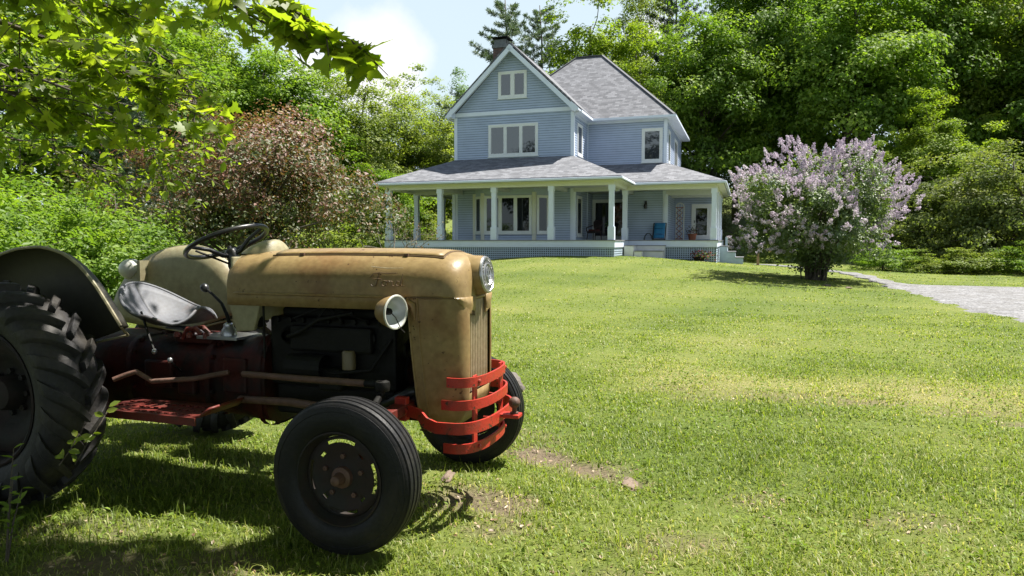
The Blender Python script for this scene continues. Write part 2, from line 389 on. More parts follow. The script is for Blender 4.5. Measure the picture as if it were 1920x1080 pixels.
# wing gable roof
def roofpoly(mb, P, e0, e1, mi=0):
    """one roof plane with uv in metres: u along e0->e1, v up the slope"""
    P = [np.array(p, float) for p in P]; d = unit(np.array(e1, float)-np.array(e0, float))
    nn = unit(np.cross(P[1]-P[0], P[2]-P[0])); s = np.cross(nn, d); o = np.array(e0, float)
    mb.add(P, [tuple(range(len(P)))], mi, [[(float((p-o)@d), float((p-o)@s)) for p in P]])
SL = (10.70-7.52)/3.32
rf = MB()
pk, tp = 10.70, 7.52
for sgn in (-1, 1):
    A = [(sgn*3.32, 2.15, tp), (0, 2.15, pk), (0, 10.2, pk), (sgn*3.32, 10.2, tp)]
    roofpoly(rf, A, A[0], A[3])
# main hip
e = dict(u0=-2.9, u1=7.35, v0=5.2, v1=14.0, z=7.52); rl, rr, vr, zr = 1.45, 2.95, 9.6, 11.74
c = [(e['u0'], e['v0'], e['z']), (e['u1'], e['v0'], e['z']), (e['u1'], e['v1'], e['z']), (e['u0'], e['v1'], e['z'])]
r0, r1 = (rl, vr, zr), (rr, vr, zr)
roofpoly(rf, [c[0], c[1], r1, r0], c[0], c[1]); roofpoly(rf, [c[1], c[2], r1], c[1], c[2])
roofpoly(rf, [c[2], c[3], r0, r1], c[2], c[3]); roofpoly(rf, [c[3], c[0], r0], c[3], c[0])
# porch roof
ZE, ZW, ZW2 = 4.10, 5.36, 5.2
A0, A1, A2, A3, A4 = (-5.75, -.45, ZE), (5.75, -.45, ZE), (5.75, 3.1, ZE), (9.77, 3.1, ZE), (9.77, 13.2, ZE)
W0, W1, W2, W3, W4 = (-3, 2.6, ZW), (3, 2.6, ZW), (3, 5.6, ZW2), (6.95, 5.6, ZW2), (6.95, 13.2, ZW2)
A5, W5 = (-5.75, 12, ZE), (-3, 12, ZW)
pr = MB()
roofpoly(pr, [A0, A1, W1, W0], A0, A1); roofpoly(pr, [A1, A2, W2, W1], A1, A2); roofpoly(pr, [A2, A3, W3, W2], A2, A3)
roofpoly(pr, [A3, A4, W4, W3], A3, A4); roofpoly(pr, [A5, A0, W0, W5], A5, A0)
ro = rf.build('roof', M_SHINGLE, house, solid=.07)
po = pr.build('porch_roof', M_SHINGLE, house, solid=.06)
# ridge and hip caps
def capline(p, q, w=.17):
    cap = MB(); cap.beam(np.array(p)+(0, 0, .02), np.array(q)+(0, 0, .02), w, .035); cap.build('ridge_cap', M_SHINGLE, po if abs(p[2]-ZE) < .1 else ro)
capline(r0, r1, .2); capline(c[1], r1); capline(c[0], r0); capline(A1, W1, .15); capline(A0, W0, .15); capline(A3, W3, .15); capline((0, 2.15, pk), (0, 8.0, pk), .2)
# rake boards, eaves, gutters
ev = MB()
for sgn in (-1, 1):
    n = np.array((sgn*SL, 0, 1.)); n /= np.linalg.norm(n)
    p, q = np.array((sgn*3.32, 2.12, tp)), np.array((0, 2.12, pk))
    ev.beam(p-n*.13, q-n*.13+np.array((0, 0, -.02)), .05, .2, up=n)                       # rake
    ev.beam(np.array((sgn*3.3, 2.36, tp-.1)), np.array((0, 2.36, pk-.12)), .42, .03, up=n)  # rake soffit
    # cornice return
    x0, x1 = sorted((sgn*2.98, sgn*3.34))
    ev.add([(x0, 2.09, 7.43), (x1, 2.09, 7.43), (x1, 2.09, 7.53), (sgn*3.0, 2.09, 7.53+.30), (x0, 2.58, 7.43), (x1, 2.58, 7.43), (x1, 2.58, 7.53), (sgn*3.0, 2.58, 7.83)],
           [(0, 1, 2, 3), (4, 7, 6, 5), (0, 4, 5, 1), (1, 5, 6, 2), (2, 6, 7, 3), (3, 7, 4, 0)])
    ev.box(min(sgn*3.27, sgn*3.39), max(sgn*3.27, sgn*3.39), 2.6, 5.2 if sgn > 0 else 9, 7.4, 7.51)   # gutter of the wing
    x0, x1 = sorted((sgn*3.05, sgn*3.27)); ev.box(x0, x1, 2.6, 5.2 if sgn > 0 else 9, 7.40, 7.425)
ev.box(3.39, 7.44, 5.1, 5.2, 7.4, 7.51); ev.box(3.05, 7.34, 5.2, 5.55, 7.4, 7.425)
ev.box(7.34, 7.44, 5.2, 14, 7.4, 7.51); ev.box(7.0, 7.34, 5.56, 14, 7.4, 7.425)
ev.build('eave', M_WHITE, ro)
gut = MB()
def gutter(p, q):
    gut.beam((*p, 4.06), (*q, 4.06), .11, .1)
gutter((-5.86, -.5), (5.84, -.5)); gutter((5.80, -.44), (5.80, 3.0)); gutter((5.86, 3.05), (9.88, 3.05)); gutter((9.83, 3.11), (9.83, 13.2)); gutter((-5.81, -.44), (-5.81, 12))
gut.build('gutter', M_WHITE, po, bevel=.015)
sf = MB()
sf.box(-5.75, 5.74, -.44, -.12, 3.975, 4.0); sf.box(5.42, 5.74, -.12, 3.4, 3.975, 4.0); sf.box(5.74, 9.76, 3.11, 3.4, 3.975, 4.0); sf.box(9.46, 9.76, 3.4, 13.2, 3.975, 4.0); sf.box(-5.75, -5.42, -.12, 12, 3.975, 4.0)
# porch beams
sf.box(-5.42, 5.42, -.12, .12, 3.80, 4.0); sf.box(5.18, 5.42, .12, 3.38, 3.80, 4.0); sf.box(5.18, 9.46, 3.4, 3.62, 3.80, 4.0); sf.box(9.22, 9.46, 3.62, 13.2, 3.80, 4.0); sf.box(-5.42, -5.18, .12, 12, 3.80, 4.0)
sf.build('porch_beam', M_SOFFIT, house)
cl = MB()
cl.box(-5.18, 5.18, .12, 2.54, 3.9, 3.93); cl.box(3.06, 5.18, 2.54, 6.85, 3.9, 3.93); cl.box(5.18, 9.22, 3.62, 5.54, 3.9, 3.93); cl.box(7.02, 9.22, 5.54, 10.1, 3.9, 3.93); cl.box(-5.18, -3.05, 2.54, 12, 3.9, 3.93)
for u in (-2.65, 0, 2.65): cl.box(u-.09, u+.09, .12, 2.54, 3.72, 3.9)
cl.box(-5.18, -3.05, 2.5, 2.68, 3.72, 3.9); cl.box(3.05, 5.18, 2.5, 2.68, 3.72, 3.9); cl.box(6.98, 9.22, 5.5, 5.68, 3.66, 3.9); cl.box(5.2, 5.38, 3.62, 5.54, 3.72, 3.9); cl.box(7.02, 9.22, 7.6, 7.78, 3.66, 3.9)
cl.build('porch_ceiling', M_CEIL, house)
# posts
pm = MB()
pm.box(-.105, .105, -.105, .105, .55, 2.18); pm.box(-.14, .14, -.14, .14, 0, .55); pm.box(-.125, .125, -.125, .125, .55, .575); pm.box(-.13, .13, -.13, .13, 2.12, 2.33)
P0 = pm.build('porch_post', M_WHITE, house)
spots = [(-5.3, 0), (-2.65, 0), (0, 0), (2.65, 0), (5.3, 0), (5.3, 3.5), (9.34, 3.5), (9.34, 6.2), (9.34, 8.8), (9.34, 11.2), (-5.3, 2.95), (-5.3, 6.2)]
for i, (u, v) in enumerate(spots):
    o = P0 if i == 0 else P0.copy()
    if i: COL.objects.link(o)
    o.location = (u, v, 1.475)
# half posts against the walls
for u, v in ((-3.06, 2.58), (3.06, 2.58), (6.99, 5.55)):
    hp = MB(); hp.box(u-.08, u+.08, v-.07, v+.02, 1.475, 3.72); hp.build('wall_post', M_WHITE, house)
# deck
dk = MB()
dk.box(-5.5, 5.5, -.2, 2.6, 1.43, 1.47); dk.box(3.0, 5.5, 2.6, 6.9, 1.43, 1.47); dk.box(5.5, 9.55, 3.3, 5.6, 1.43, 1.47); dk.box(6.95, 9.55, 5.6, 13.2, 1.43, 1.47); dk.box(-5.5, -3.0, 2.6, 12, 1.43, 1.47)
dk.build('porch_deck', M_DECK, house)
fa = MB()
fa.box(-5.47, 5.47, -.16, -.12, 1.15, 1.43); fa.box(5.43, 5.47, -.12, 3.34, 1.15, 1.43); fa.box(5.47, 9.51, 3.34, 3.38, 1.15, 1.43); fa.box(9.47, 9.51, 3.38, 13.2, 1.15, 1.43); fa.box(-5.47, -5.43, -.12, 12, 1.15, 1.43)
fa.build('deck_fascia', M_WHITE, house)
# lattice skirt
la = MB(); vo = MB()
def lattice(p, q, z0, z1, st=.098, w=.042):
    p = np.array(p, float); q = np.array(q, float); d = unit(q-p); Ln = np.linalg.norm(q-p)
    n = int(Ln/st)
    for i in range(n+1):
        c0 = p+d*min(i*st, Ln); la.beam((*c0, z0), (*c0, z1), w, .012, up=(d[1], -d[0], 0))
    z = z1-.04
    nn = np.array((d[1], -d[0]))*.011
    while z > z0:
        la.beam((*(p+nn), z), (*(q+nn), z), .010, w); z -= st
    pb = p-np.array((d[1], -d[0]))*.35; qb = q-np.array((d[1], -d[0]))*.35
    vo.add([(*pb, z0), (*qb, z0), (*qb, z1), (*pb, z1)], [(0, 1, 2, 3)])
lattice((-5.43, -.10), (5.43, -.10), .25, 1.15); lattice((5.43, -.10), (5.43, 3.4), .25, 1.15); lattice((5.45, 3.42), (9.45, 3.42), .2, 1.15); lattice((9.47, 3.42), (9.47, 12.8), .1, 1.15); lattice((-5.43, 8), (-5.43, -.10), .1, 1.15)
la.build('lattice_skirt', M_LATTICE, house)
vo.build('crawl_space_backing', M_SHADE, house)  # dark sheet behind the lattice; the crawl space's shade is its colour
# corner steps in the inner corner, risers white, treads grey
st = MB(); sr = MB()
def step(u0, u1, v0, v1, zt):
    sr.box(u0, u1, v0, v1, .35, zt-.035, 0); st.box(u0-.0, u1+.03, v0-.03, v1, zt-.035, zt, 0)
step(5.50, 5.92, 2.1, 2.95, 1.23); step(5.50, 7.22, 2.95, 3.33, 1.231)
step(5.96, 6.30, 2.1, 2.52, .98); step(5.96, 7.18, 2.56, 2.91, .981)
sr.build('porch_step', M_STEP, house); st.build('step_tread', M_DECK, house)
bs = MB(); bt = MB()
for k in range(3):
    bs.box(9.56+.36*k, 9.92+.36*k, 5.2, 6.4, .1, 1.16-.27*k); bt.box(9.55+.36*k, 9.95+.36*k, 5.16, 6.44, 1.165-.27*k, 1.2-.27*k)
bs.box(9.82, 9.92, 5.22, 5.32, 1.21, 1.62)
bs.build('side_step', M_LATTICE, house); bt.build('side_tread', M_DECK, house)

# windows: o = (u,v) of the left edge seen from outside, d = direction, widths of the lights
def window(name, o, d, z0, z1, lights, casing=.1, mull=.06, proud=.055, glass=None, sill=True, sash=.045):
    o = np.array(o, float); d = unit(np.array(d, float)); n = np.array((d[1], -d[0]))
    W = sum(lights)+mull*(len(lights)-1)
    fr = MB(); pa = MB()
    def bx(mb, t0, t1, za, zb, n0, n1):
        q = [o+d*t+n*k for t in (t0, t1) for k in (n0, n1)]
        v = [(*q[0], za), (*q[2], za), (*q[3], za), (*q[1], za), (*q[0], zb), (*q[2], zb), (*q[3], zb), (*q[1], zb)]
        mb.add(v, [(0, 1, 2, 3), (7, 6, 5, 4), (0, 4, 5, 1), (1, 5, 6, 2), (2, 6, 7, 3), (3, 7, 4, 0)])
    bx(fr, -casing, 0, z0-casing, z1+casing, 0, proud); bx(fr, W, W+casing, z0-casing, z1+casing, 0, proud)
    bx(fr, 0, W, z1, z1+casing, 0, proud); bx(fr, 0, W, z0-casing, z0, 0, proud)
    if sill: bx(fr, -casing-.03, W+casing+.03, z0-casing-.045, z0-casing, 0, proud+.03)
    x = 0
    for i, w in enumerate(lights):
        if i: bx(fr, x-mull, x, z0, z1, 0, proud-.004)
        s = sash
        bx(fr, x, x+s, z0, z1, 0, .046); bx(fr, x+w-s, x+w, z0, z1, 0, .046); bx(fr, x+s, x+w-s, z0, z0+s, 0, .046); bx(fr, x+s, x+w-s, z1-s, z1, 0, .046)
        a, c2 = o+d*(x+s)+n*.037, o+d*(x+w-s)+n*.037
        pa.add([(*a, z0+s), (*c2, z0+s), (*c2, z1-s), (*a, z1-s)], [(0, 1, 2, 3)])
        x += w+mull
    f = fr.build(name, M_SASH, house)
    pa.build('pane', glass or M_GLASS, f)
    return f
R, Bk = (1, 0), (0, 1)
window('window', (-1.13, 2.6), R, 5.60, 6.94, [.72, .72, .72], mull=.075)
window('window', (-.62, 2.6), R, 8.36, 9.43, [.56, .56], mull=.12)
window('window', (3.0, 3.35), Bk, 5.62, 6.94, [.85])
window('window', (5.86, 5.6), R, 5.42, 6.86, [.80], casing=.11)
window('window', (6.95, 6.3), Bk, 5.42, 6.86, [.7])
window('window', (6.95, 9.5), Bk, 5.42, 6.86, [.7, .7])
# ground floor under the porch
window('window', (3.0, 3.35), Bk, 1.75, 3.5, [.85])
bay = MB()
BL, BRr, BV = -1.3, 1.28, 1.95
bay.add([(-1.95, 2.58, 1.47), (BL, BV, 1.47), (BRr, BV, 1.47), (1.93, 2.58, 1.47), (-1.95, 2.58, 3.9), (BL, BV, 3.9), (BRr, BV, 3.9), (1.93, 2.58, 3.9)], [(0, 1, 5, 4), (1, 2, 6, 5), (2, 3, 7, 6)])
for p, q in (((-1.95, 2.58), (BL, BV)), ((BL, BV), (BRr, BV)), ((BRr, BV), (1.93, 2.58))): siding(bay, p, q, 1.47, 1.74)
bay.build('bay_wall', [M_SIDING, M_LAPSHADE], house)
for u, v in ((BL, BV), (BRr, BV), (-1.95, 2.55), (1.93, 2.55)):
    bt_ = MB(); bt_.box(u-.09, u+.09, v-.05, v+.08, 1.475, 3.72); bt_.build('bay_post', M_SOFFIT, house)
window('bay_window', (BL+.17, BV), R, 1.86, 3.5, [.68, .68, .68], casing=.085, mull=.09, glass=M_GLASSD)
dl = unit(np.array((BL+1.95, BV-2.58))); window('bay_window', np.array((-1.95, 2.58))+dl*.2, dl, 1.86, 3.5, [.5], casing=.08, glass=M_GLASSD)
dr = unit(np.array((1.93-BRr, 2.58-BV))); window('bay_window', np.array((BRr, BV))+dr*.2, dr, 1.86, 3.5, [.5], casing=.08, glass=M_GLASSD)
def door(name, o, d, lights, z1=3.5, casing=.1, glass=None, stile=.1, kick=.12):
    f = window(name, o, d, 1.62, z1, lights, casing=casing, mull=.05, glass=glass or M_GLASSD, sill=False, sash=stile)
    o = np.array(o, float); d = unit(np.array(d, float)); n = np.array((d[1], -d[0]))
    h = MB(); q = o+d*(.07)+n*.06; h.box(q[0]-.02, q[0]+.02, q[1]-.03, q[1]+.02, 2.42, 2.55)
    h.build('handle', M_BLACK, f); return f
door('sliding_door', (3.12, 6.9), R, [.82, .82], glass=M_GLASSD, stile=.07)
door('glass_door', (7.98, 10.2), R, [.86], z1=3.35, stile=.13)
# wall lantern
ln = MB(); ln.box(5.93, 6.05, 5.53, 5.585, 3.1, 3.4); ln.lathe([(0, .03), (.02, .075), (.2, .09), (.24, .03), (.3, .012)], o=(5.99, 5.46, 3.02), ax=(0, 0, 1), n=6)
ln.build('wall_lantern', M_BLACK, house)
# chimney
ch = MB()
def brickbox(u0, u1, v0, v1, z0, z1):
    for (p, q) in (((u0, v0), (u1, v0)), ((u1, v0), (u1, v1)), ((u1, v1), (u0, v1)), ((u0, v1), (u0, v0))):
        Ln = math.hypot(q[0]-p[0], q[1]-p[1])
        ch.add([(*p, z0), (*q, z0), (*q, z1), (*p, z1)], [(0, 1, 2, 3)], 0, [[(0, z0), (Ln, z0), (Ln, z1), (0, z1)]])
brickbox(-1.95, -1.2, 5.2, 6.0, 8.6, 11.42); ch.add([(-1.95, 5.2, 11.42), (-1.2, 5.2, 11.42), (-1.2, 6.0, 11.42), (-1.95, 6.0, 11.42)], [(0, 1, 2, 3)])
co = ch.build('chimney', M_BRICK, house)
cc = MB(); cc.box(-2.0, -1.15, 5.15, 6.05, 11.43, 11.56); cc.box(-1.9, -1.25, 5.25, 5.95, 11.56, 11.86)
cc.build('chimney_crown', principled('cement_crown', (.14, .15, .16), .8, var=.3), co)
cm = MB()
for u, v in ((-1.97, 5.18), (-1.2, 5.18), (-1.2, 6.0), (-1.97, 6.0)): cm.box(u, u+.03, v, v+.03, 11.56, 11.95)
cm.box(-2.03, -1.12, 5.12, 6.08, 11.95, 11.98)
cm.build('chimney_cap', M_IRON, co)

# ------------------------------------------------------------------ things on the porch
HR = -YAW
M_BLUEF = principled('blue_fabric', (.02, .17, .36), .7, var=.15); M_WICKER = principled('dark_wicker', (.035, .02, .022), .7, var=.4, bump=.4)
M_TERRA = principled('terracotta', (.36, .13, .07), .8, var=.25); M_WOOD = principled('weathered_wood', (.36, .22, .12), .75, var=.3, bump=.2)
def at_house(name, u, v, z, label, cat, rz=0, group=None): return empty(name, tuple(hw(u, v, z)), HR+rz, label, cat, group)
t = at_house('folding_lounge_chair', 6.72, 5.12, 1.475, 'blue fabric folding lounge chair folded and leaning against the porch wall', 'lounge chair')
m = MB()
for x in (-.3, .3):
    m.tube([(x, -.22, 0), (x, .3, .82)], .022, 8); m.tube([(x*.92, -.05, .0), (x*.92, .33, .7)], .018, 8)
m.tube([(-.3, -.22, .03), (.3, -.22, .03)], .02); m.tube([(-.3, .3, .82), (.3, .3, .82)], .02)
m.build('frame', M_BLACK, t, smooth=40)
for z0, z1 in ((.1, .28), (.30, .56), (.57, .84)):
    f = lambda z: -.22+.52*z/.82-.03
    m = MB(); m.loft([[(-.26, f(z), z), (-.13, f(z)-.012, z), (0, f(z)-.016, z), (.13, f(z)-.012, z), (.26, f(z), z)] for z in np.linspace(z0, z1, 5)])
    m.build('fabric_panel', M_BLUEF, t, smooth=50, solid=.02)
t = at_house('wicker_chair', 3.62, 4.5, 1.475, 'dark wicker armchair with arched back beside the sliding door', 'armchair', rz=-.5)
m = MB(); m.box(-.27, .27, -.27, .24, .34, .44); m.build('seat', M_WICKER, t, bevel=.03)
m = MB(); m.loft([[(.3*math.sin(a)*k**.3, .2+.1*k+.05*math.cos(a), .42+.58*k*(.75+.25*math.cos(a))) for a in np.linspace(-1.5, 1.5, 13)] for k in np.linspace(0.02, 1, 8)]); m.build('backrest', M_WICKER, t, smooth=60, solid=.035)
for sx in (-1, 1):
    m = MB(); m.tube([(sx*.27, .22, .72), (sx*.32, 0, .66), (sx*.3, -.24, .6), (sx*.27, -.26, .42)], .03); m.build('armrest', M_WICKER, t, smooth=50)
    for sy in (-1, 1):
        m = MB(); m.tube([(sx*.24, sy*.21, .34), (sx*.27, sy*.24, 0)], .022); m.build('leg', M_WICKER, t, smooth=50)
m = MB(); m.box(-.22, .22, -.22, .2, .44, .52); m.build('cushion', principled('wine_cushion', (.1, .02, .025), .9, var=.2), t, bevel=.04)
t = at_house('side_table', 4.42, 4.3, 1.475, 'small round dark side table on the porch between armchair and entry', 'side table')
m = MB(); m.lathe([(.5, .01), (.5, .24), (.53, .24), (.53, .01)], ax=(0, 0, 1), n=24); m.build('table_top', M_WICKER, t, smooth=40)
for k in range(3):
    a = k*2.1; m = MB(); m.tube([(.05*math.cos(a), .05*math.sin(a), .5), (.2*math.cos(a), .2*math.sin(a), 0)], .018); m.build('leg', M_WICKER, t, smooth=50)
def potted(name, u, v, z, r, h, label, matp, lmat, n=120, lr=.22):
    t = at_house(name, u, v, z, label, 'potted plant')
    m = MB(); m.lathe([(0, r*.1), (0, r*.72), (h*.8, r*.95), (h*.8, r*1.06), (h, r*1.06), (h, r*.9), (h*.85, r*.85), (h*.85, .01)], ax=(0, 0, 1), n=20); m.build('pot', matp, t, smooth=40)
    P = rng.normal(size=(n, 3))*np.array((lr*.5, lr*.5, lr*.4))+np.array((0, 0, h+lr*.55))
    o = link('foliage', leaves('foliage', P, rng.normal(size=(n, 3))+np.array((0, 0, 1.)), .09, lmat, 'oval'), t)
    return t
M_LEAFPOT = leafmat('pot_leaves', [(0, (.03, .09, .02)), (1, (.08, .16, .03))])
M_FLOWERRED = leafmat('pot_flowers', [(0, (.25, .05, .06)), (.6, (.1, .1, .03)), (1, (.05, .1, .03))])
potted('potted_plant', 4.42, 4.3, 2.01, .1, .16, 'small potted plant standing on the round porch table', M_TERRA, M_LEAFPOT, 70, .18)
potted('potted_plant', 8.0, 9.2, 1.475, .24, .34, 'terracotta pot of reddish plants beside the glass porch door', M_TERRA, M_FLOWERRED, 120, .3)
t = at_house('wooden_trellis', 7.45, 7.6, 1.475, 'folding reddish wood lattice trellis standing on the side porch', 'trellis')
m = MB()
for k in range(6):
    z = .05+k*.27
    m.beam((-.16, 0, z), (.16, .0, z+.27), .022, .03); m.beam((.16, .02, z), (-.16, .02, z+.27), .022, .03)
m.beam((-.2, -.02, 1.68), (.2, -.02, 1.68), .03, .04); m.beam((-.2, -.02, .05), (.2, -.02, .05), .03, .04)
m.build('slat_frame', principled('trellis_wood', (.30, .13, .08), .75, var=.3), t)
t = at_house('arched_trellis', 7.42, 8.3, 1.475, 'tall pale arched trellis behind the red wood lattice', 'trellis')
m = MB()
m.tube([(-.2, 0, 0), (-.2, 0, 1.75)]+[(-.2*math.cos(a), 0, 1.75+.2*math.sin(a)) for a in np.linspace(.3, PI-.3, 7)]+[(.2, 0, 1.75), (.2, 0, 0)], .022, 8)
for x in (-.07, .07): m.tube([(x, 0, 0), (x, 0, 1.9)], .014, 6)
for z in (.5, 1.1, 1.6): m.tube([(-.2, 0, z), (.2, 0, z)], .012, 6)
m.build('arch_frame', M_SOFFIT, t, smooth=50)
t = at_house('boot_rack', 6.18, 5.2, 1.475, 'small black arched metal rack on the porch floor under the lantern', 'rack')
m = MB()
for y in (-.12, .12): m.tube([(.2*math.cos(a), y, .32*math.sin(a)) for a in np.linspace(0, PI, 11)], .014, 6)
for a in (.5, 1.2, 1.94, 2.64): m.tube([(.2*math.cos(a), -.12, .32*math.sin(a)), (.2*math.cos(a), .12, .32*math.sin(a))], .01, 6)
m.build('rack_frame', M_BLACK, t, smooth=50)
p = hw(8.75, 3.0); z0 = float(gz(p[0], p[1]))
t = empty('flower_pot', (p[0], p[1], z0-.02), HR, 'low dark pot of dark red flowers against the lattice skirt', 'flower pot')
m = MB(); m.lathe([(0, .05), (0, .2), (.2, .27), (.22, .27), (.22, .22), (.16, .02)], ax=(0, 0, 1), n=20); m.build('pot', M_IRON, t, smooth=40)
P = rng.normal(size=(260, 3))*np.array((.24, .18, .1))+np.array((.1, 0, .3))
link('foliage', leaves('foliage', P, rng.normal(size=(260, 3))+np.array((0, 0, 1.)), .1, leafmat('dark_red_flowers', [(0, (.2, .03, .06)), (.5, (.14, .05, .05)), (.55, (.05, .09, .03)), (1, (.06, .12, .03))]), 'oval'), t)
p = hw(11.3, 5.0); z0 = float(gz(p[0], p[1]))
t = empty('handrail', (p[0], p[1], z0), HR, 'weathered wooden handrail post with sloping rail beside the side steps', 'handrail')
m = MB(); m.box(-.06, .06, -.05, .05, 0, .95); m.build('post', M_WOOD, t)
m = MB(); m.beam((-.15, -.07, 1.0), (.65, -.07, .62), .04, .13); m.build('rail', M_WOOD, t)

# ------------------------------------------------------------------ tractor (x forward, y away from the camera, z up)
TH = rad(18)
TO = (-.4875, 3.726, float(gz(-.4875, 3.726)))
tr_ = empty('tractor', TO, -TH, 'old tan and red farm tractor with bare headlamps parked under the trees', 'tractor')
XR, RR = -2.1, .605      # rear axle
def sect(x, w, zt, zb, n=21, ex=2.5, ah=.20):
    """open section, near bottom over the top to far bottom"""
    P = [(x, -w, zb), (x, -w, zb+(zt-ah-zb)*.5)]
    for a in np.linspace(0, PI, n):
        c, s_ = math.cos(a), math.sin(a)
        P.append((x, -w*math.copysign(abs(c)**(2/ex), c), zt-ah+ah*abs(s_)**(2/ex)))
    P += [(x, w, zb+(zt-ah-zb)*.5), (x, w, zb)]
    return P
hx = [(-1.06, .235, 1.335, 1.07), (-1.05, .262, 1.352, 1.068), (-1.0, .270, 1.36, 1.068), (-.7, .272, 1.368, 1.068), (-.4, .271, 1.372, 1.069), (-.12, .268, 1.372, 1.07), (-.02, .266, 1.371, 1.09), (.04, .265, 1.37, 1.137), (.16, .262, 1.366, 1.137),
      (.22, .258, 1.36, 1.137), (.26, .252, 1.35, 1.137), (.29, .24, 1.335, 1.137), (.312, .222, 1.315, 1.137), (.327, .195, 1.29, 1.137), (.336, .15, 1.26, 1.137), (.338, .08, 1.235, 1.137)]
m = MB(); m.loft([sect(*h) for h in hx])
hood = m.build('hood', M_TAN, tr_, smooth=50, solid=.006)
m = MB()     # moulded bead along each side of the hood
for s in (-1, 1): m.tube([(-1.0, s*.2705, 1.135), (-.97, s*.274, 1.135), (-.4, s*.2745, 1.135), (-.1, s*.2715, 1.135), (-.07, s*.2675, 1.135)], [.003, .008, .008, .008, .003], 8)
m.build('hood_bead', M_TAN, hood, smooth=50)
# access door on the crown, a hair proud, dark gap round it
def top_pt(x, y, off):
    ws = np.interp(x, [h[0] for h in hx], [h[1] for h in hx]); zt = np.interp(x, [h[0] for h in hx], [h[2] for h in hx]); ah = .2
    return (x, y, zt-ah+ah*(max(0, 1-abs(y/ws)**2.5))**(1/2.5)+off)
m = MB(); m.loft([[top_pt(x, y, .007) for y in np.linspace(-.165, .165, 13)] for x in np.linspace(-.80, .2, 21)])
m.build('hood_door', M_TAN, hood, smooth=50, solid=.004)
m = MB()
for s in (-1, 1): m.tube([top_pt(x, s*.172, .002) for x in np.linspace(-.81, .205, 21)], .0045, 6)
m.tube([top_pt(.206, y, .002) for y in np.linspace(-.172, .172, 11)], .004, 6)
m.build('door_seam', M_DARKTEXT, hood, smooth=50)
for s in (-1, 1):
    for x in (-.62, .0): m = MB(); m.box(x-.012, x+.012, s*.176-.006, s*.176+.006, top_pt(x, .176, 0)[2]+.0, top_pt(x, .176, 0)[2]+.014); m.build('door_clip', M_RUST, hood)
m = MB()   # filler cowl hump in front of the wheel
m.loft([[(-1.0+x+.02*math.cos(a)*0, w*math.cos(a), z0+(h*math.sin(a))) for a in np.linspace(PI, 0, 13)] for x, w, h, z0 in ((-.085, .02, .004, 1.35), (-.075, .11, .02, 1.345), (-.03, .14, .052, 1.345), (.03, .145, .078, 1.345), (.075, .125, .082, 1.345), (.1, .1, .066, 1.345), (.118, .05, .02, 1.345), (.12, .01, .004, 1.345))])
m.build('filler_cowl', M_OLIVE, hood, smooth=60)
# faint script along the flank
scr = [[(.0, .55), (.12, .8), (.35, .86), (.62, .82), (.95, .86)], [(.33, .84), (.27, .5), (.2, .1), (.1, .02), (.02, .12)], [(.1, .45), (.25, .5), (.42, .46)],
       [(.50, .38), (.42, .3), (.42, .12), (.5, .06), (.58, .14), (.58, .3), (.5, .38), (.62, .34), (.68, .36), (.72, .32), (.74, .36), (.80, .33), (.79, .12), (.86, .08)],
       [(1.06, .34), (.98, .36), (.93, .22), (.97, .08), (1.05, .1), (1.12, .3), (1.18, .8), (1.1, .3), (1.13, .08), (1.22, .12)]]
m = MB()
for ln_ in scr:
    q = []
    for (a, b_) in ln_: q.append((-.155+a*.155, -.2728, 1.185+b_*.085))
    m.tube(q, .0028, 5)
m.build('hood_lettering', M_DARKTEXT, hood)
m = MB()
m.tube([(-.15, -.272, 1.29), (-.14, -.2722, 1.287), (-.06, -.272, 1.281), (.03, -.271, 1.283)], [.001, .0025, .0025, .001], 6)
m.build('script_flourish', M_GRILLE, hood)  # paler than the letters: sunlight on this stroke is put into its colour

# radiator shell
def shell(z, xf, w, xr):
    ow = .155
    pts = [(xr, -w+.03), (xr, -w), (xr+.05, -w), (xf-.14, -w*.99)]
    for a in np.linspace(0.15, PI/2, 6): pts.append((xf-.14+.14*math.sin(a), -w*.99+(w*.99-min(ow, w*.8))*(1-math.cos(a))))
    pts += [(xf, -min(ow, w*.8)+.004), (xf-.0, -.06)]
    pts += [(x, -y) for x, y in pts[::-1]]
    return [(x, y, z) for x, y in pts]
zs = [(1.134, .336, .264, .045), (1.12, .337, .263, .046), (1.0, .339, .26, .052), (.85, .340, .254, .062), (.7, .338, .246, .075), (.64, .336, .242, .08), (.6, .332, .236, .083), (.55, .318, .226, .088), (.50, .292, .21, .095), (.46, .255, .19, .105), (.43, .2, .16, .12)]
nn_ = len(shell(*zs[0])); mid = nn_//2
m = MB(); m.loft([shell(*q) for q in zs], skip=lambda i, k: (1 <= i <= 4) and (mid-2 <= k <= mid))
sh = m.build('radiator_shell', M_TAN, tr_, smooth=40, solid=.006)
m = MB()      # outer and inner edge beads of the side panels
for s in (-1, 1):
    m.tube([(q[3]+.004, s*(q[2]+.001), q[0]) for q in zs], .006, 6)
    m.tube([(q[3]+.055, s*(q[2]+.002), q[0]) for q in zs[:-2]], .004, 6)
m.build('panel_bead', M_TAN, sh, smooth=50)
m = MB()
for k in range(13):
    y = -.144+k*.024
    sec = []
    for z in np.linspace(.645, 1.115, 8):
        sec.append([(.300, y-.006, z), (.318, y-.0055, z), (.325, y-.002, z), (.325, y+.002, z), (.318, y+.0055, z), (.300, y+.006, z)])
    m.loft(sec)
m.box(.288, .302, -.16, .16, .63, 1.13, 1)  # dark sheet behind the ribs, shade of the gaps put into its colour
m.build('grille', [M_GRILLE, M_SHADE], sh, smooth=60)
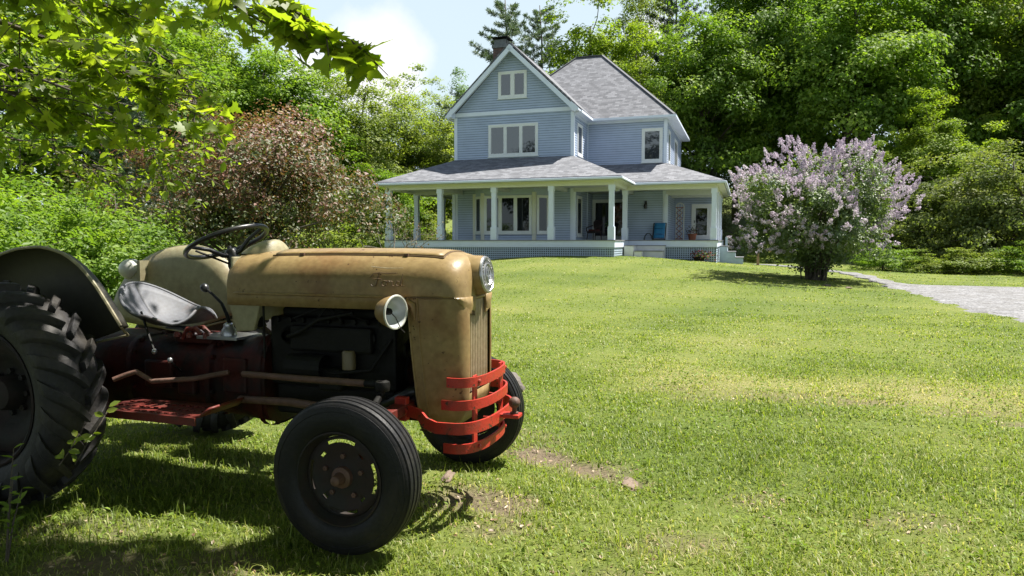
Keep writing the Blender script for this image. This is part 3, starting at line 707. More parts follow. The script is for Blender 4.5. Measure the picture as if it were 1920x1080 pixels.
for s in (-1, 1):
    m = MB(); m.tube([(.05, s*.2655, 1.1355), (.16, s*.2645, 1.1355), (.215, s*.259, 1.1355), (.27, s*.245, 1.1355), (.315, s*.21, 1.1355), (.334, s*.165, 1.1355)], .0035, 6)
    m.build('hood_seam', M_DARKTEXT, sh)
# nose: round housing with the medallion
na = unit((1, 0, .1))
m = MB(); m.lathe([(-.16, .15), (-.05, .125), (.02, .112), (.07, .104), (.1, .1), (.115, .094), (.112, .085)], o=(.26, 0, 1.232), ax=na, n=36)
em = m.build('emblem_housing', M_TAN, tr_, smooth=50)
m = MB(); m.lathe([(.113, .098), (.122, .094), (.124, .086), (.118, .082), (.118, .062), (.124, .06), (.126, .054), (.119, .05), (.121, .001)], o=(.26, 0, 1.232), ax=na, n=40)
# raised relief: ears of wheat framing a shield
c0 = np.array((.26, 0, 1.232))+na*.122; up = unit(np.cross(na, (0, 1, 0)))*-1
if up[2] < 0: up = -up
sd = np.array((0, 1., 0))
def em_pt(a, b): return c0+sd*a+up*b
for s in (-1, 1): m.tube([em_pt(s*.006, -.042), em_pt(s*.028, -.02), em_pt(s*.032, .012), em_pt(s*.018, .04)], [.003, .006, .006, .003], 6)
m.tube([em_pt(-.014, .02), em_pt(.014, .02)], .004, 6); m.tube([em_pt(0, .03), em_pt(0, -.03)], .006, 6); m.tube([em_pt(-.012, -.012), em_pt(.012, -.004)], .004, 6)
for k in range(26):
    a = 2*PI*k/26; p = em_pt(.072*math.cos(a), .072*math.sin(a)); m.box(p[0]-.004, p[0]+.003, p[1]-.004, p[1]+.004, p[2]-.004, p[2]+.004)
m.build('emblem', M_SILVER, em, smooth=40)
# headlamps
for s in (-1, 1):
    ax = unit((math.cos(rad(14)), -math.sin(rad(14)) if s < 0 else -.05, -.02)); o = np.array((.035, s*.375, 1.072))
    m = MB(); m.lathe([(-.105, .008), (-.1, .03), (-.085, .052), (-.055, .068), (-.02, .079), (0, .082), (0, .076), (-.02, .073)], o=o, ax=ax, n=36)
    hl = m.build('headlight', M_TAN, tr_, smooth=50)
    m = MB(); m.lathe([(0, .082), (.006, .086), (.011, .083), (.011, .077), (.004, .074)], o=o, ax=ax, n=36); m.build('lamp_rim', M_WHITEENAMEL, hl, smooth=40)
    m = MB(); m.lathe([(.003, .075), (-.02, .071), (-.04, .060), (-.052, .046), (-.06, .022), (-.058, .0205), (-.05, .02), (-.05, .003)], o=o, ax=ax, n=36); m.build('reflector', M_REFLECT, hl, smooth=50)
    m = MB(); b0 = o-ax*.05; m.tube([b0, b0+ax*.02, b0+ax*.03], [.018, .016, .006], 12)
    m.tube([b0+ax*.02, o+np.array((0, .01, -.03)), o+np.array((.012, .015, -.06)), o+ax*.01+np.array((.015, .02, -.085)), o+ax*.02+np.array((.025, .02, -.1))], .0025, 6)
    m.build('bulb_socket', M_IRON, hl, smooth=50)
    m = MB(); m.tube([o-ax*.085, (-.07, s*.335, 1.09), (-.01, s*.285, 1.105), (.055, s*.262, 1.11)], [.02, .018, .018, .02], 8); m.tube([(.05, s*.27, 1.115), (.075, s*.264, 1.10), (.085, s*.258, 1.02)], [.014, .02, .008], 8)
    m.build('lamp_bracket', M_TAN, hl, smooth=50)
# steering wheel
sc_ = np.array((-1.262, 0, 1.412)); na = unit((-.40, 0, .92)); e1 = unit(np.cross((0, 1, 0), na)); e2 = np.array((0, 1., 0))
m = MB(); n_ = 40; ring = [[sc_+(e1*math.cos(a)+e2*math.sin(a))*(.235+.0145*math.cos(b_))+na*.0145*math.sin(b_) for b_ in np.linspace(0, 2*PI, 9)[:-1]] for a in np.linspace(0, 2*PI, n_+1)]
m.loft(ring, closed=True)
sw = m.build('steering_wheel', M_BLACK, tr_, smooth=60)
for a in (.25, .25+2*PI/3, .25+4*PI/3):
    r_ = e1*math.cos(a)+e2*math.sin(a)
    m = MB(); m.tube([sc_-na*.085+r_*.02, sc_-na*.08+r_*.06, sc_-na*.035+r_*.13, sc_-na*.005+r_*.232], [.016, .014, .012, .01], 8); m.build('spoke', M_BLACK, sw, smooth=50)
m = MB(); m.lathe([(-.13, .028), (-.11, .034), (-.06, .036), (-.05, .03), (-.045, .014), (-.03, .014), (-.028, .002)], o=sc_, ax=na, n=16); m.build('hub', M_BLACK, sw, smooth=45)
m = MB(); m.tube([sc_-na*.1, sc_-na*.14, sc_-na*.2, sc_-na*.55], [.03, .045, .042, .04], 12)
m.tube([sc_-na*.16, sc_-na*.13+np.array((-.06, -.08, .02)), sc_-na*.11+np.array((-.14, -.15, .05))], .007, 6); m.tube([sc_-na*.16, sc_-na*.14+np.array((.09, .06, .03))], .02, 8)
m.build('steering_column', M_IRON, tr_, smooth=50)
# dash panel and battery box under the rear of the hood
m = MB()
for s in (-1, 1): m.add([(-1.04, s*.262, 1.067), (-.84, s*.262, 1.067), (-.88, s*.258, .93), (-1.0, s*.258, .92), (-1.04, s*.235, 1.067), (-.84, s*.235, 1.067), (-.88, s*.235, .93), (-1.0, s*.235, .92)], [(0, 1, 2, 3), (7, 6, 5, 4), (0, 3, 7, 4), (1, 5, 6, 2), (3, 2, 6, 7)])
m.box(-1.045, -1.03, -.235, .235, .95, 1.33)
m.build('dash_panel', M_OLIVE, tr_, bevel=.008)
# pan seat
def seat_pt(r, f):
    c, s_ = math.cos(f), math.sin(f)
    back = max(0, -c); front = math.exp(-((f)/.28)**2) if c > 0 else 0; lobe = math.exp(-((abs(f)-.75)/.4)**2) if c > 0 else 0
    zr = .085+.17*back**1.4+.035*front-.055*lobe
    rr_ = 1-.12*front
    return (-1.69+.245*c*r*rr_-.05*back*r,   .255*s_*r, .90+zr*r**2.4)
fs = np.linspace(-PI, PI, 49)
m = MB(); m.loft([[seat_pt(r, f) for f in fs] for r in np.linspace(.03, 1, 12)])
seat = m.build('seat', M_SEAT, tr_, smooth=60, solid=.006)
m = MB(); m.tube([seat_pt(1.0, f) for f in fs], .010, 8, cap=False); m.build('seat_rim', M_SEAT, seat, smooth=60)
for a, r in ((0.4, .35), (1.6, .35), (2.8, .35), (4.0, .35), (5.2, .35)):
    m = MB(); q = np.array(seat_pt(r, a-PI)); m.lathe([(0, .014), (.004, .013), (.004, .001)], o=q+np.array((0, 0, .003)), ax=(0, 0, 1), n=12); m.build('seat_hole', M_SHADE, seat)  # dark discs laid on the pan; shade in the holes is painted
m = MB(); m.ribbon([(-1.68, -.02, .893), (-1.58, -.02, .89), (-1.5, -.02, .875), (-1.455, -.02, .85), (-1.47, -.02, .80), (-1.54, -.02, .765), (-1.7, -.02, .755), (-1.9, -.02, .77)], (0, 1, 0), .085, .012)
m.build('seat_spring', M_SEAT, seat, smooth=50)
# fenders
prof = [(-2.78, .86), (-2.70, 1.06), (-2.56, 1.22), (-2.38, 1.325), (-2.2, 1.372), (-2.02, 1.385), (-1.86, 1.35), (-1.74, 1.28), (-1.64, 1.18), (-1.55, 1.065), (-1.475, .965)]
def spl(P, n):
    P = np.array(P); t = np.linspace(0, len(P)-1, n); return np.stack([np.interp(t, range(len(P)), P[:, k]) for k in range(P.shape[1])], 1)
pp = spl(prof, 31); pp[1:-1] = (pp[:-2]+2*pp[1:-1]+pp[2:])/4
cx, cz = -2.06, .78
for s in (-1, 1):
    m = MB(); secs = []
    y0 = .47
    for k, (x, z) in enumerate(pp):
        dx, dz = unit((x-cx, z-cz)); bulge = .0
        row = []
        for f, y in ((0.0, y0), (.35, y0), (.7, y0-.012), (.86, y0-.004), (.95, y0+.02), (1.0, y0+.06), (1.012, y0+.10)):
            row.append((cx+(x-cx)*f, s*y, cz+(z-cz)*f))
        row.append((x+dx*.008, s*(y0+.102), z+dz*.008)); secs.append(row)
    m.loft(secs)
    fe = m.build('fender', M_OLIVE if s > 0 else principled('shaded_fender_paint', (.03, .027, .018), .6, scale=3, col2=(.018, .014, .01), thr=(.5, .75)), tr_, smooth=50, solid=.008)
    m = MB(); m.tube([(x, s*(y0+.10), z+.004) for x, z in pp], .009, 6)
    m.tube([(pp[-1][0], s*(y0+.1), pp[-1][1]), (pp[-1][0]-.06, s*y0, pp[-1][1]-.06), (-1.75, s*y0, .86), (cx, s*y0, cz)], .007, 6)
    m.build('fender_lip', M_OLIVE, fe, smooth=50)
# rear lamp on the far fender
m = MB(); m.lathe([(-.155, .004), (-.15, .03), (-.13, .055), (-.095, .072), (-.05, .074), (-.02, .06), (0, .03), (.03, .022), (.08, .02)], o=(-2.46, .5, 1.215), ax=(1, 0, 0), n=28)
rl_ = m.build('rear_lamp', M_WHITEENAMEL, tr_, smooth=50)
m = MB(); m.tube([(-2.42, .5, 1.215), (-2.34, .47, 1.215)], [.035, .03], 12); m.box(-2.37, -2.345, .40, .52, 1.14, 1.28); m.build('lamp_bracket', M_OLIVE, rl_, smooth=40)
# gearbox, engine and front support
m = MB()
m.loft([[(x, w*math.copysign(abs(math.cos(a))**.6, math.cos(a)), zc+h*math.copysign(abs(math.sin(a))**.6, math.sin(a))) for a in np.linspace(0, 2*PI, 25)[:-1]] for x, w, zc, h in ((-2.42, .05, .6, .08), (-2.4, .2, .6, .2), (-2.15, .24, .62, .24), (-1.95, .22, .62, .24), (-1.8, .19, .62, .22), (-1.4, .17, .62, .2), (-1.25, .18, .62, .21), (-1.0, .2, .63, .24), (-.86, .21, .63, .25))], closed=True, cap0=True, cap1=True)
m.box(-1.55, -1.2, -.12, .12, .82, .86)
gb = m.build('gearbox', M_REDDARK, tr_, smooth=45)
m = MB()
for s in (-1, 1): m.lathe([(.15, .13), (.25, .11), (.4, .085), (.46, .085), (.47, .12), (.5, .12), (.5, .01)], o=(XR, 0, RR), ax=(0, s, 0), n=20)
m.build('axle_housing', M_REDDARK, gb, smooth=40)
for x, hh in ((-1.82, .23), (-1.25, .23), (-.9, .265)):
    m = MB(); m.loft([[(x+dx, .215*math.copysign(abs(math.cos(a))**.6, math.cos(a)), .625+hh*math.copysign(abs(math.sin(a))**.6, math.sin(a))) for a in np.linspace(0, 2*PI, 25)] for dx in (-.018, .018)])
    for a in np.linspace(.3, 2*PI, 11): m.lathe([(0, .014), (.016, .014), (.018, .002)], o=(x+.018, .2*math.copysign(abs(math.cos(a))**.6, math.cos(a)), .625+(hh-.015)*math.copysign(abs(math.sin(a))**.6, math.sin(a))), ax=(1, 0, 0), n=6)
    m.build('housing_flange', M_REDDARK, gb, smooth=40)
for k, (x, z, w_, h_) in enumerate(((-1.6, .64, .2, .16), (-1.06, .66, .16, .2), (-1.4, .58, .12, .1))): m = MB(); m.box(x-w_/2, x+w_/2, -.215, -.17, z-h_/2, z+h_/2); m.build('side_cover', M_REDDARK, gb, bevel=.012)
m = MB(); m.box(-1.36, -1.08, -.16, .06, .852, .868); m.lathe([(0, .045), (.03, .045), (.05, .03), (.07, .028), (.08, .01)], o=(-1.2, -.08, .865), ax=(0, 0, 1), n=16)
m.build('gear_cover', M_SILVER, gb, smooth=40)
m = MB()
for y in (-.12, -.06): m.tube([(-1.5, y, .84), (-1.46, y, .9), (-1.4, y, .905), (-1.36, y, .87)], .014, 8)
for x, y in ((-1.52, -.14), (-1.42, -.15), (-1.3, -.15)): m.lathe([(0, .018), (.02, .018), (.03, .01)], o=(x, y, .855), ax=(0, 0, 1), n=10)
m.build('hydraulic_pipe', M_REDWORN, gb, smooth=45)
m = MB(); q = [(-1.19, -.08, .93), (-1.205, -.08, .98), (-1.27, -.05, 1.05), (-1.36, -.02, 1.1), (-1.42, 0, 1.125)]
m.tube(q, [.012, .011, .009, .008, .008], 8); gl = m.build('gear_lever', M_IRON, tr_, smooth=50)
m = MB(); m.lathe([(-.02, .01), (-.01, .02), (.01, .026), (.028, .02), (.036, .004)], o=(-1.43, .0, 1.13), ax=(-.6, .1, .6), n=16); m.build('knob', M_BLACK, gl, smooth=60)
for (x, z, x1, z1) in ((-1.53, .79, -1.72, 1.0), (-1.42, .745, -1.44, .66)):
    m = MB(); m.tube([(x1, -.2, z1), ((x+x1)/2+.02, -.27, (z+z1)/2), (x, -.3, z)], .007, 6); lv = m.build('control_lever', M_IRON, tr_, smooth=50)
    m = MB(); m.lathe([(-.016, .002), (-.012, .011), (0, .015), (.012, .011), (.016, .002)], o=(x, -.3, z), ax=(0, 0, 1), n=14); m.build('knob', M_SILVER, lv, smooth=60)
m = MB(); m.box(-.86, -.08, -.15, .15, .62, 1.0); m.box(-.8, -.14, -.12, .12, 1.0, 1.05); m.box(-.84, -.1, -.13, .13, .45, .62)
m.box(-.7, -.2, -.2, -.15, .82, .96); m.lathe([(0, .07), (.22, .07)], o=(-.68, -.22, .74), ax=(1, 0, 0), n=18); m.box(-.5, -.36, -.24, -.15, .62, .74)
en = m.build('engine', M_IRON, tr_, bevel=.015)
m = MB(); m.lathe([(0, .036), (.09, .036), (.1, .03), (.1, .005)], o=(-.33, -.2, .74), ax=(0, 0, 1), n=20); m.build('oil_filter', M_CAN, en, smooth=40)
m = MB(); m.tube([(-.83, -.24, .78), (-.83, -.24, 1.07)], .006, 6); m.tube([(-.7, -.21, .9), (-.6, -.25, .93), (-.5, -.22, 1.0), (-.3, -.2, 1.04)], .012, 8); m.tube([(-.62, -.2, .76), (-.4, -.24, .72), (-.2, -.2, .74), (-.1, -.16, .9)], .01, 8)
for k in range(4): m.tube([(-.68+k*.15, -.17, .98), (-.66+k*.15, -.22, 1.0), (-.5+k*.03, -.2, 1.06)], .006, 6)
m.build('engine_pipe', M_IRON, en, smooth=50)
for k in range(9):
    x = -.8+k*.08; m = MB(); m.lathe([(0, .016), (.02, .016), (.022, .002)], o=(x, -.15, .985), ax=(0, -1, 0), n=6); m.build('bolt', M_IRON, en, smooth=45)
for k in range(4): m = MB(); m.lathe([(0, .05), (.02, .05), (.03, .035), (.05, .03)], o=(-.72+k*.16, -.15, .9), ax=(0, -1, 0), n=14); m.build('manifold_port', M_IRON, en, smooth=45)
m = MB(); m.tube([(-.15, -.16, 1.0), (-.08, -.2, 1.02), (0, -.2, 1.04), (.06, -.15, 1.06)], .03, 10); m.build('radiator_hose', M_BLACK, en, smooth=45); m = MB(); m.tube([(-.15, -.15, .55), (-.05, -.18, .6), (.03, -.18, .64), (.07, -.14, .64)], .03, 10); m.build('radiator_hose', M_BLACK, en, smooth=45)
m = MB(); m.lathe([(0, .09), (.02, .1), (.02, .03)], o=(-.06, 0, .72), ax=(1, 0, 0), n=20)
m.build('fan_pulley', M_IRON, en, smooth=45)
m = MB(); m.lathe([(0, .14), (.02, .15), (.02, .02)], o=(.0, 0, .92), ax=(1, 0, 0), n=24)
for k in range(4):
    a = k*PI/2+.4; m.beam((-.02, .03*math.cos(a), .92+.03*math.sin(a)), (-.02, .18*math.cos(a), .92+.18*math.sin(a)), .06, .012, up=(1, .4, 0))
m.build('fan', M_IRON, en, smooth=40)
m = MB(); m.box(.06, .12, -.22, .22, .58, 1.12); m.build('radiator', M_IRON, tr_)
m = MB(); m.box(-.1, .18, -.13, .13, .47, .62); m.box(-.06, .16, -.2, .2, .52, .58); m.build('front_support', M_REDDARK, tr_, bevel=.01)
# front axle and steering linkage
m = MB(); m.beam((0.02, -.56, .575), (.02, .56, .575), .075, .05)
for s in (-1, 1):
    m.tube([(0.0, s*.565, .64), (-.01, s*.57, .58), (-.05 if s < 0 else .005, s*.585, .36)], [.028, .03, .034], 12); m.tube([(-.05 if s < 0 else .005, s*.585, .355), (-.055 if s < 0 else .005, s*.68, .354)], .028, 10)
    m.lathe([(0, .02), (.022, .02), (.022, .01)], o=(.02, s*.50, .6), ax=(0, 0, 1), n=6)
m.build('front_axle', M_REDWORN, tr_, bevel=.004)
for s in (-1, 1):
    m = MB(); m.tube([(-.95, s*.27, .69), (-.5, s*.33, .70), (-.12, s*.395, .715)], [.017, .018, .018], 10)
    dg = m.build('drag_link', M_RUST, tr_, smooth=50)
    m = MB(); m.tube([(-.12, s*.395, .715), (-.05, s*.40, .716)], .02, 10); m.lathe([(-.03, .02), (-.025, .034), (.0, .038), (.02, .034), (.028, .015)], o=(-.02, s*.405, .712), ax=(0, 0, 1), n=16)
    m.tube([(-.02, s*.405, .69), (-.03, s*.42, .66), (.0, s*.52, .645)], .017, 8); m.build('joint', M_IRON, dg, smooth=45)
    m = MB(); m.tube([(-1.0, s*.24, .54), (-.6, s*.34, .575), (-.05, s*.48, .585)], [.02, .022, .022], 10); m.build('radius_rod', M_RUST, tr_, smooth=50)
# foot boards
for s in (-1, 1):
    m = MB()
    m.loft([[(x, s*y, z+dz) for y in (.24, .30, .36, .42, .48, .53)] for x, z, dz in ((-1.72, .5, 0), (-1.5, .5, 0), (-1.25, .5, 0), (-1.08, .502, 0), (-1.02, .51, .005), (-.985, .53, .01), (-.955, .55, .012))])
    fb = m.build('footboard', M_REDWORN, tr_, smooth=40, solid=.012)
    m = MB()
    for x in np.arange(-1.66, -1.06, .05):
        for y in (.34, .42, .5): m.box(x-.012, x+.012, s*y-.006, s*y+.006, .5, .507)
    m.box(-1.70, -1.04, s*.535-.005, s*.535+.005, .46, .502)
    m.build('tread_plate', M_REDWORN, fb)
    m = MB(); m.tube([(-1.62, s*.5, .66), (-1.58, s*.46, .68), (-1.52, s*.44, .70), (-1.47, s*.42, .665), (-1.44, s*.41, .645), (-1.2, s*.36, .665), (-1.02, s*.3, .70)], .014, 8); m.build('brake_pedal', M_RUST, tr_, smooth=50)
# front wheels
def front_prof():
    half = [(.0, .345), (.008, .356), (.028, .3555), (.031, .347), (.036, .347), (.039, .354), (.056, .350), (.059, .341), (.063, .341), (.066, .345), (.074, .337), (.076, .331), (.079, .331), (.081, .325), (.084, .315), (.0855, .309), (.083, .307), (.088, .285), (.086, .25), (.078, .225), (.066, .212)]
    return [(-h, r) for h, r in half[::-1]]+half[1:]
rimp = [(.066, .214), (.074, .216), (.076, .208), (.064, .203), (.05, .2), (.035, .19), (.01, .188), (-.05, .2), (-.066, .213)]
def front_wheel(s):
    c = (-.055 if s < 0 else .005, s*.686, .357)
    m = MB()
    # disc with slots and holes left open
    rr2 = [.188, .182, .174, .158, .152, .142, .130, .1, .07, .05, .03, .001]; hh = [.028, .03, .034, .036, .036, .034, .03, .026, .024, .03, .034, .034]
    def hole(i, k):
        a = k % 96
        if i in (2,) and any(abs(((a-q*24+48) % 96)-48) <= 6 for q in range(4)): return True
        if i == 5 and any((((a-q*24-12+48) % 96)-48) in (-1, 0, 1) for q in range(4)): return True
        return False
    m.lathe([(h*1.0, r) for h, r in zip(hh, rr2)], o=c, ax=(0, s, 0), n=96, skip=hole)
    m.lathe(rimp, o=c, ax=(0, s, 0), n=48)
    w = m.build('front_wheel', M_RIM, tr_, smooth=45, solid=.004)
    m = MB(); m.lathe(front_prof(), o=c, ax=(0, s, 0), n=96); m.build('tyre', M_TYRE, w, smooth=35)
    m = MB(); m.lathe([(.03, .05), (.05, .048), (.06, .03), (.085, .026), (.1, .022), (.106, .012), (.107, .001)], o=c, ax=(0, s, 0), n=24)
    for q in range(5):
        a = q*2*PI/5+.3; p = np.array(c)+np.array((.095*math.cos(a), s*.026, .095*math.sin(a))); m.lathe([(0, .012), (.012, .012), (.014, .002)], o=p, ax=(0, s, 0), n=6)
    m.build('hub', M_RUST if s < 0 else M_RIM, w, smooth=40)
front_wheel(-1); front_wheel(1)
# rear wheels with lugs
def rear_wheel(s):
    yc = .745; c = np.array((XR, s*yc, RR))
    half = [(0, .565), (.05, .563), (.1, .55), (.13, .532), (.145, .51), (.152, .48), (.15, .44), (.138, .40), (.12, .372), (.11, .362)]
    m = MB(); m.lathe([(-h, r) for h, r in half[::-1]]+half[1:], o=c, ax=(0, s, 0), n=72)
    NL = 21
    def srf(h):    # tyre surface (height, radius) by arc parameter
        q = np.array(half); d = np.concatenate([[0], np.cumsum(np.linalg.norm(np.diff(q, axis=0), axis=1))])
        return np.interp(h, d, q[:, 0]), np.interp(h, d, q[:, 1])
    for side in (-1, 1):
        for k in range(NL):
            a0 = 2*PI*(k+(.5 if side > 0 else 0))/NL
            secs = []
            for t in np.linspace(0, 1, 10):
                hh, r = srf(-.0+t*.225)
                hgt = .040*min(1, (1-t)*5+.1)*(1-.15*t); ang = a0+.36*t**.9; wid = .021+.012*t
                nr = unit((0.0 if t < .5 else (t-.5)*1.9, 1.0))
                row = []
                for da, up_ in ((-wid*1.25, -.006), (-wid, hgt*.9), (-wid*.8, hgt), (wid*.8, hgt), (wid, hgt*.9), (wid*1.25, -.006)):
                    R2 = r+nr[1]*up_; H2 = (hh+nr[0]*up_)*side; A2 = ang+da/r
                    # angle measured from +x (forward) towards +z
                    row.append(c+np.array((R2*math.cos(A2), H2*s, R2*math.sin(A2))))
                secs.append(row)
            m.loft(secs, cap0=True, cap1=True)
    ty_mesh = m
    m = MB(); m.lathe([(.11, .365), (.125, .37), (.13, .36), (.118, .345), (.1, .34), (.06, .33), (.0, .32), (-.09, .335), (-.12, .36)], o=c, ax=(0, s, 0), n=56)
    m.lathe([(.0, .322), (.015, .3), (.02, .24), (-.02, .18), (-.05, .13), (-.05, .1), (.02, .09), (.04, .08), (.05, .04), (.05, .001)], o=c, ax=(0, s, 0), n=56)
    for q in range(8):
        a = q*PI/4; p = c+np.array((.115*math.cos(a), -s*.045, .115*math.sin(a))); m.lathe([(0, .016), (.02, .016), (.022, .002)], o=p, ax=(0, s, 0), n=6)
    w = m.build('rear_wheel', M_RIM, tr_, smooth=40)
    ty_mesh.build('tyre', M_TYREB, w, smooth=38, bevel=0)
rear_wheel(-1); rear_wheel(1)
# red bumper guard
bp_ = empty('bumper', (0, 0, 0)); bp_.parent = tr_
def U(x0, x1, w, z, n=25, sag=0, tip=.0):
    P = []
    for a in np.linspace(-1, 1, n):
        th = a*PI/2*1.12; c, s_ = math.cos(th), math.sin(th)
        P.append((x0+(x1-x0)*math.copysign(abs(c)**.8, c), w*math.copysign(abs(s_)**.75, s_)*(1-.0*abs(a)), z))
    return P
for z, x0, x1, w in ((.722, .30, .425, .285), (.612, .285, .44, .30), (.392, .285, .425, .285)):
    m = MB(); m.ribbon(U(x0, x1, w, z), (0, 0, 1), .048, .011); m.build('bumper_bar', M_RED, bp_, smooth=40)
main = [(.03, -.29, .565), (.08, -.295, .565), (.13, -.31, .558), (.18, -.345, .53), (.24, -.355, .512), (.31, -.345, .51)]
arc = [(.31+.148*math.copysign(abs(math.cos(a))**.85, math.cos(a)), .345*math.copysign(abs(math.sin(a))**.75, math.sin(a)), .51) for a in np.linspace(-PI/2, PI/2, 25)]
P = main[:-1]+arc+[(x, -y, z) for x, y, z in main[:-1][::-1]]
m = MB(); m.ribbon(P, (0, 0, 1), .057, .012); m.build('main_bar', M_RED, bp_, smooth=40)
for s in (-1, 1):
    m = MB(); x = .388; m.box(x-.012, x-.001, s*.2-.026, s*.2+.026, .365, .75)
    m.build('bumper_post', M_RED, bp_, bevel=.003)
    for z in (.722, .612, .392): m = MB(); m.lathe([(0, .012), (.007, .011), (.011, .003)], o=(.405, s*.2, z), ax=(1, 0, 0), n=12); m.build('bolt', M_RED, bp_, smooth=50)
    m = MB(); m.box(-.01, .055, s*.285-.022, s*.285+.022, .515, .635); m.lathe([(0, .022), (.02, .022)], o=(.045, s*.31, .57), ax=(0, s, 0), n=6); m.build('bumper_bracket', M_RED, bp_, bevel=.006)
m = MB(); m.box(.43, .565, -.055, .015, .505, .525); m.build('tongue', M_RED, bp_, bevel=.004)
m = MB(); m.lathe([(0, .022), (.008, .022), (.01, .012), (.03, .012), (.035, .02), (.045, .028), (.06, .031), (.075, .026), (.085, .014), (.088, .001)], o=(.532, -.02, .525), ax=(0, 0, 1), n=24); m.build('hitch_ball', M_RUST, bp_, smooth=60)
# ------------------------------------------------------------------ ground
def axis(*segs):
    out = [segs[0][0]]
    for a, b_, st in segs:
        n = max(1, int(round((b_-a)/st))); out += list(a+(b_-a)*np.arange(1, n+1)/n)
    return np.array(out)
gxs = axis((-400, -100, 50), (-100, -30, 8), (-30, -8, 1.2), (-8, -4, .3), (-4, 5, .07), (5, 9, .3), (9, 36, .8), (36, 100, 8), (100, 400, 50))
gys = axis((-60, -8, 8), (-8, 1, .8), (1, 2, .2), (2, 8.5, .07), (8.5, 14, .25), (14, 60, .8), (60, 140, 5), (140, 600, 40))
GX, GY = np.meshgrid(gxs, gys)
dv = dirt(GX, GY)
GZ = gz(GX, GY)-dv*.018+np.where((np.abs(GX) < 6) & (GY < 9), .006*np.sin(GX*17+GY*9)*np.sin(GY*23-GX*5), 0)
nx, ny = len(gxs), len(gys)
ii = (np.arange(ny-1)[:, None]*nx+np.arange(nx-1)[None]).ravel()
GF = np.stack([ii, ii+1, ii+nx+1, ii+nx], 1)
def groundmat():
    m, t, N, L = nt('lawn_soil')
    out = N.new('ShaderNodeOutputMaterial'); b = N.new('ShaderNodeBsdfPrincipled'); b.inputs['Roughness'].default_value = .95; b.inputs['Specular IOR Level'].default_value = .15
    tc = N.new('ShaderNodeTexCoord'); a = N.new('ShaderNodeAttribute'); a.attribute_name = 'var'
    a2 = N.new('ShaderNodeAttribute'); a2.attribute_name = 'dry'
    def noise(sc, det=6, ro=.6):
        n = N.new('ShaderNodeTexNoise'); n.inputs['Scale'].default_value = sc; n.inputs['Detail'].default_value = det; n.inputs['Roughness'].default_value = ro; L.new(tc.outputs['Object'], n.inputs['Vector']); return n
    n1 = noise(1.6); n2 = noise(14, 8, .75); n3 = noise(45, 6, .7)
    ad = N.new('ShaderNodeMath'); ad.operation = 'MULTIPLY_ADD'; ad.inputs[1].default_value = .75; L.new(a2.outputs['Fac'], ad.inputs[0])
    sb = N.new('ShaderNodeMath'); sb.operation = 'MULTIPLY_ADD'; sb.inputs[1].default_value = .9; sb.inputs[2].default_value = -.42; L.new(n2.outputs['Fac'], sb.inputs[0])
    L.new(sb.outputs[0], ad.inputs[2])
    gr = ramp(N, [(.05, (.085, .12, .027)), (.4, (.138, .168, .04)), (.78, (.215, .205, .08))]); L.new(ad.outputs[0], gr.inputs['Fac'])
    so = ramp(N, [(.3, (.095, .07, .05)), (.6, (.18, .137, .10)), (.8, (.27, .22, .16))]); L.new(n3.outputs['Fac'], so.inputs['Fac'])
    mx = N.new('ShaderNodeMix'); mx.data_type = 'RGBA'; L.new(a.outputs['Fac'], mx.inputs[0]); L.new(gr.outputs['Color'], mx.inputs[6]); L.new(so.outputs['Color'], mx.inputs[7])
    L.new(mx.outputs[2], b.inputs['Base Color'])
    bp = N.new('ShaderNodeBump'); bp.inputs['Strength'].default_value = .8; bp.inputs['Distance'].default_value = .03; L.new(n3.outputs['Fac'], bp.inputs['Height']); L.new(bp.outputs['Normal'], b.inputs['Normal'])
    L.new(b.outputs[0], out.inputs[0]); return m
near = np.clip((8.5-GY)/2.0, 0, 1)
gm = np_mesh('lawn', np.stack([GX, GY, GZ], -1).reshape(-1, 3), GF, groundmat(), var=np.clip(dv*1.1+near*.5*np.clip(.35-dirt(GX+3.1, GY*1.3), 0, 1)*0, 0, 1).ravel(), smooth=True)
at_ = gm.attributes.new('dry', 'FLOAT', 'POINT'); at_.data.foreach_set('value', np.ascontiguousarray(drywob(GX, GY), np.float32).ravel())
lawn = link('lawn', gm); tag(lawn, 'mown green lawn with bare patches rising to the house', None, kind='structure')

# gravel drive and path
def gravelmat():
    m, t, N, L = nt('pale_gravel')
    out = N.new('ShaderNodeOutputMaterial'); b = N.new('ShaderNodeBsdfPrincipled'); b.inputs['Roughness'].default_value = .95; b.inputs['Specular IOR Level'].default_value = .2
    tc = N.new('ShaderNodeTexCoord'); v = N.new('ShaderNodeTexVoronoi'); v.inputs['Scale'].default_value = 22; L.new(tc.outputs['Object'], v.inputs['Vector'])
    n = N.new('ShaderNodeTexNoise'); n.inputs['Scale'].default_value = 2.2; n.inputs['Detail'].default_value = 8; n.inputs['Roughness'].default_value = .7; L.new(tc.outputs['Object'], n.inputs['Vector'])
    r = ramp(N, [(0, (.13, .13, .136)), (.5, (.205, .205, .213)), (1, (.30, .30, .31))]); L.new(v.outputs['Color'], r.inputs['Fac'])
    r2 = ramp(N, [(.35, (.72, .7, .66)), (.6, (1.05, 1.05, 1.05))]); L.new(n.outputs['Fac'], r2.inputs['Fac'])
    mx = N.new('ShaderNodeMix'); mx.data_type = 'RGBA'; mx.blend_type = 'MULTIPLY'; mx.inputs[0].default_value = 1; L.new(r.outputs['Color'], mx.inputs[6]); L.new(r2.outputs['Color'], mx.inputs[7])
    L.new(mx.outputs[2], b.inputs['Base Color'])
    bp = N.new('ShaderNodeBump'); bp.inputs['Strength'].default_value = .7; bp.inputs['Distance'].default_value = .03; L.new(v.outputs['Distance'], bp.inputs['Height']); L.new(bp.outputs['Normal'], b.inputs['Normal'])
    L.new(b.outputs[0], out.inputs[0]); return m
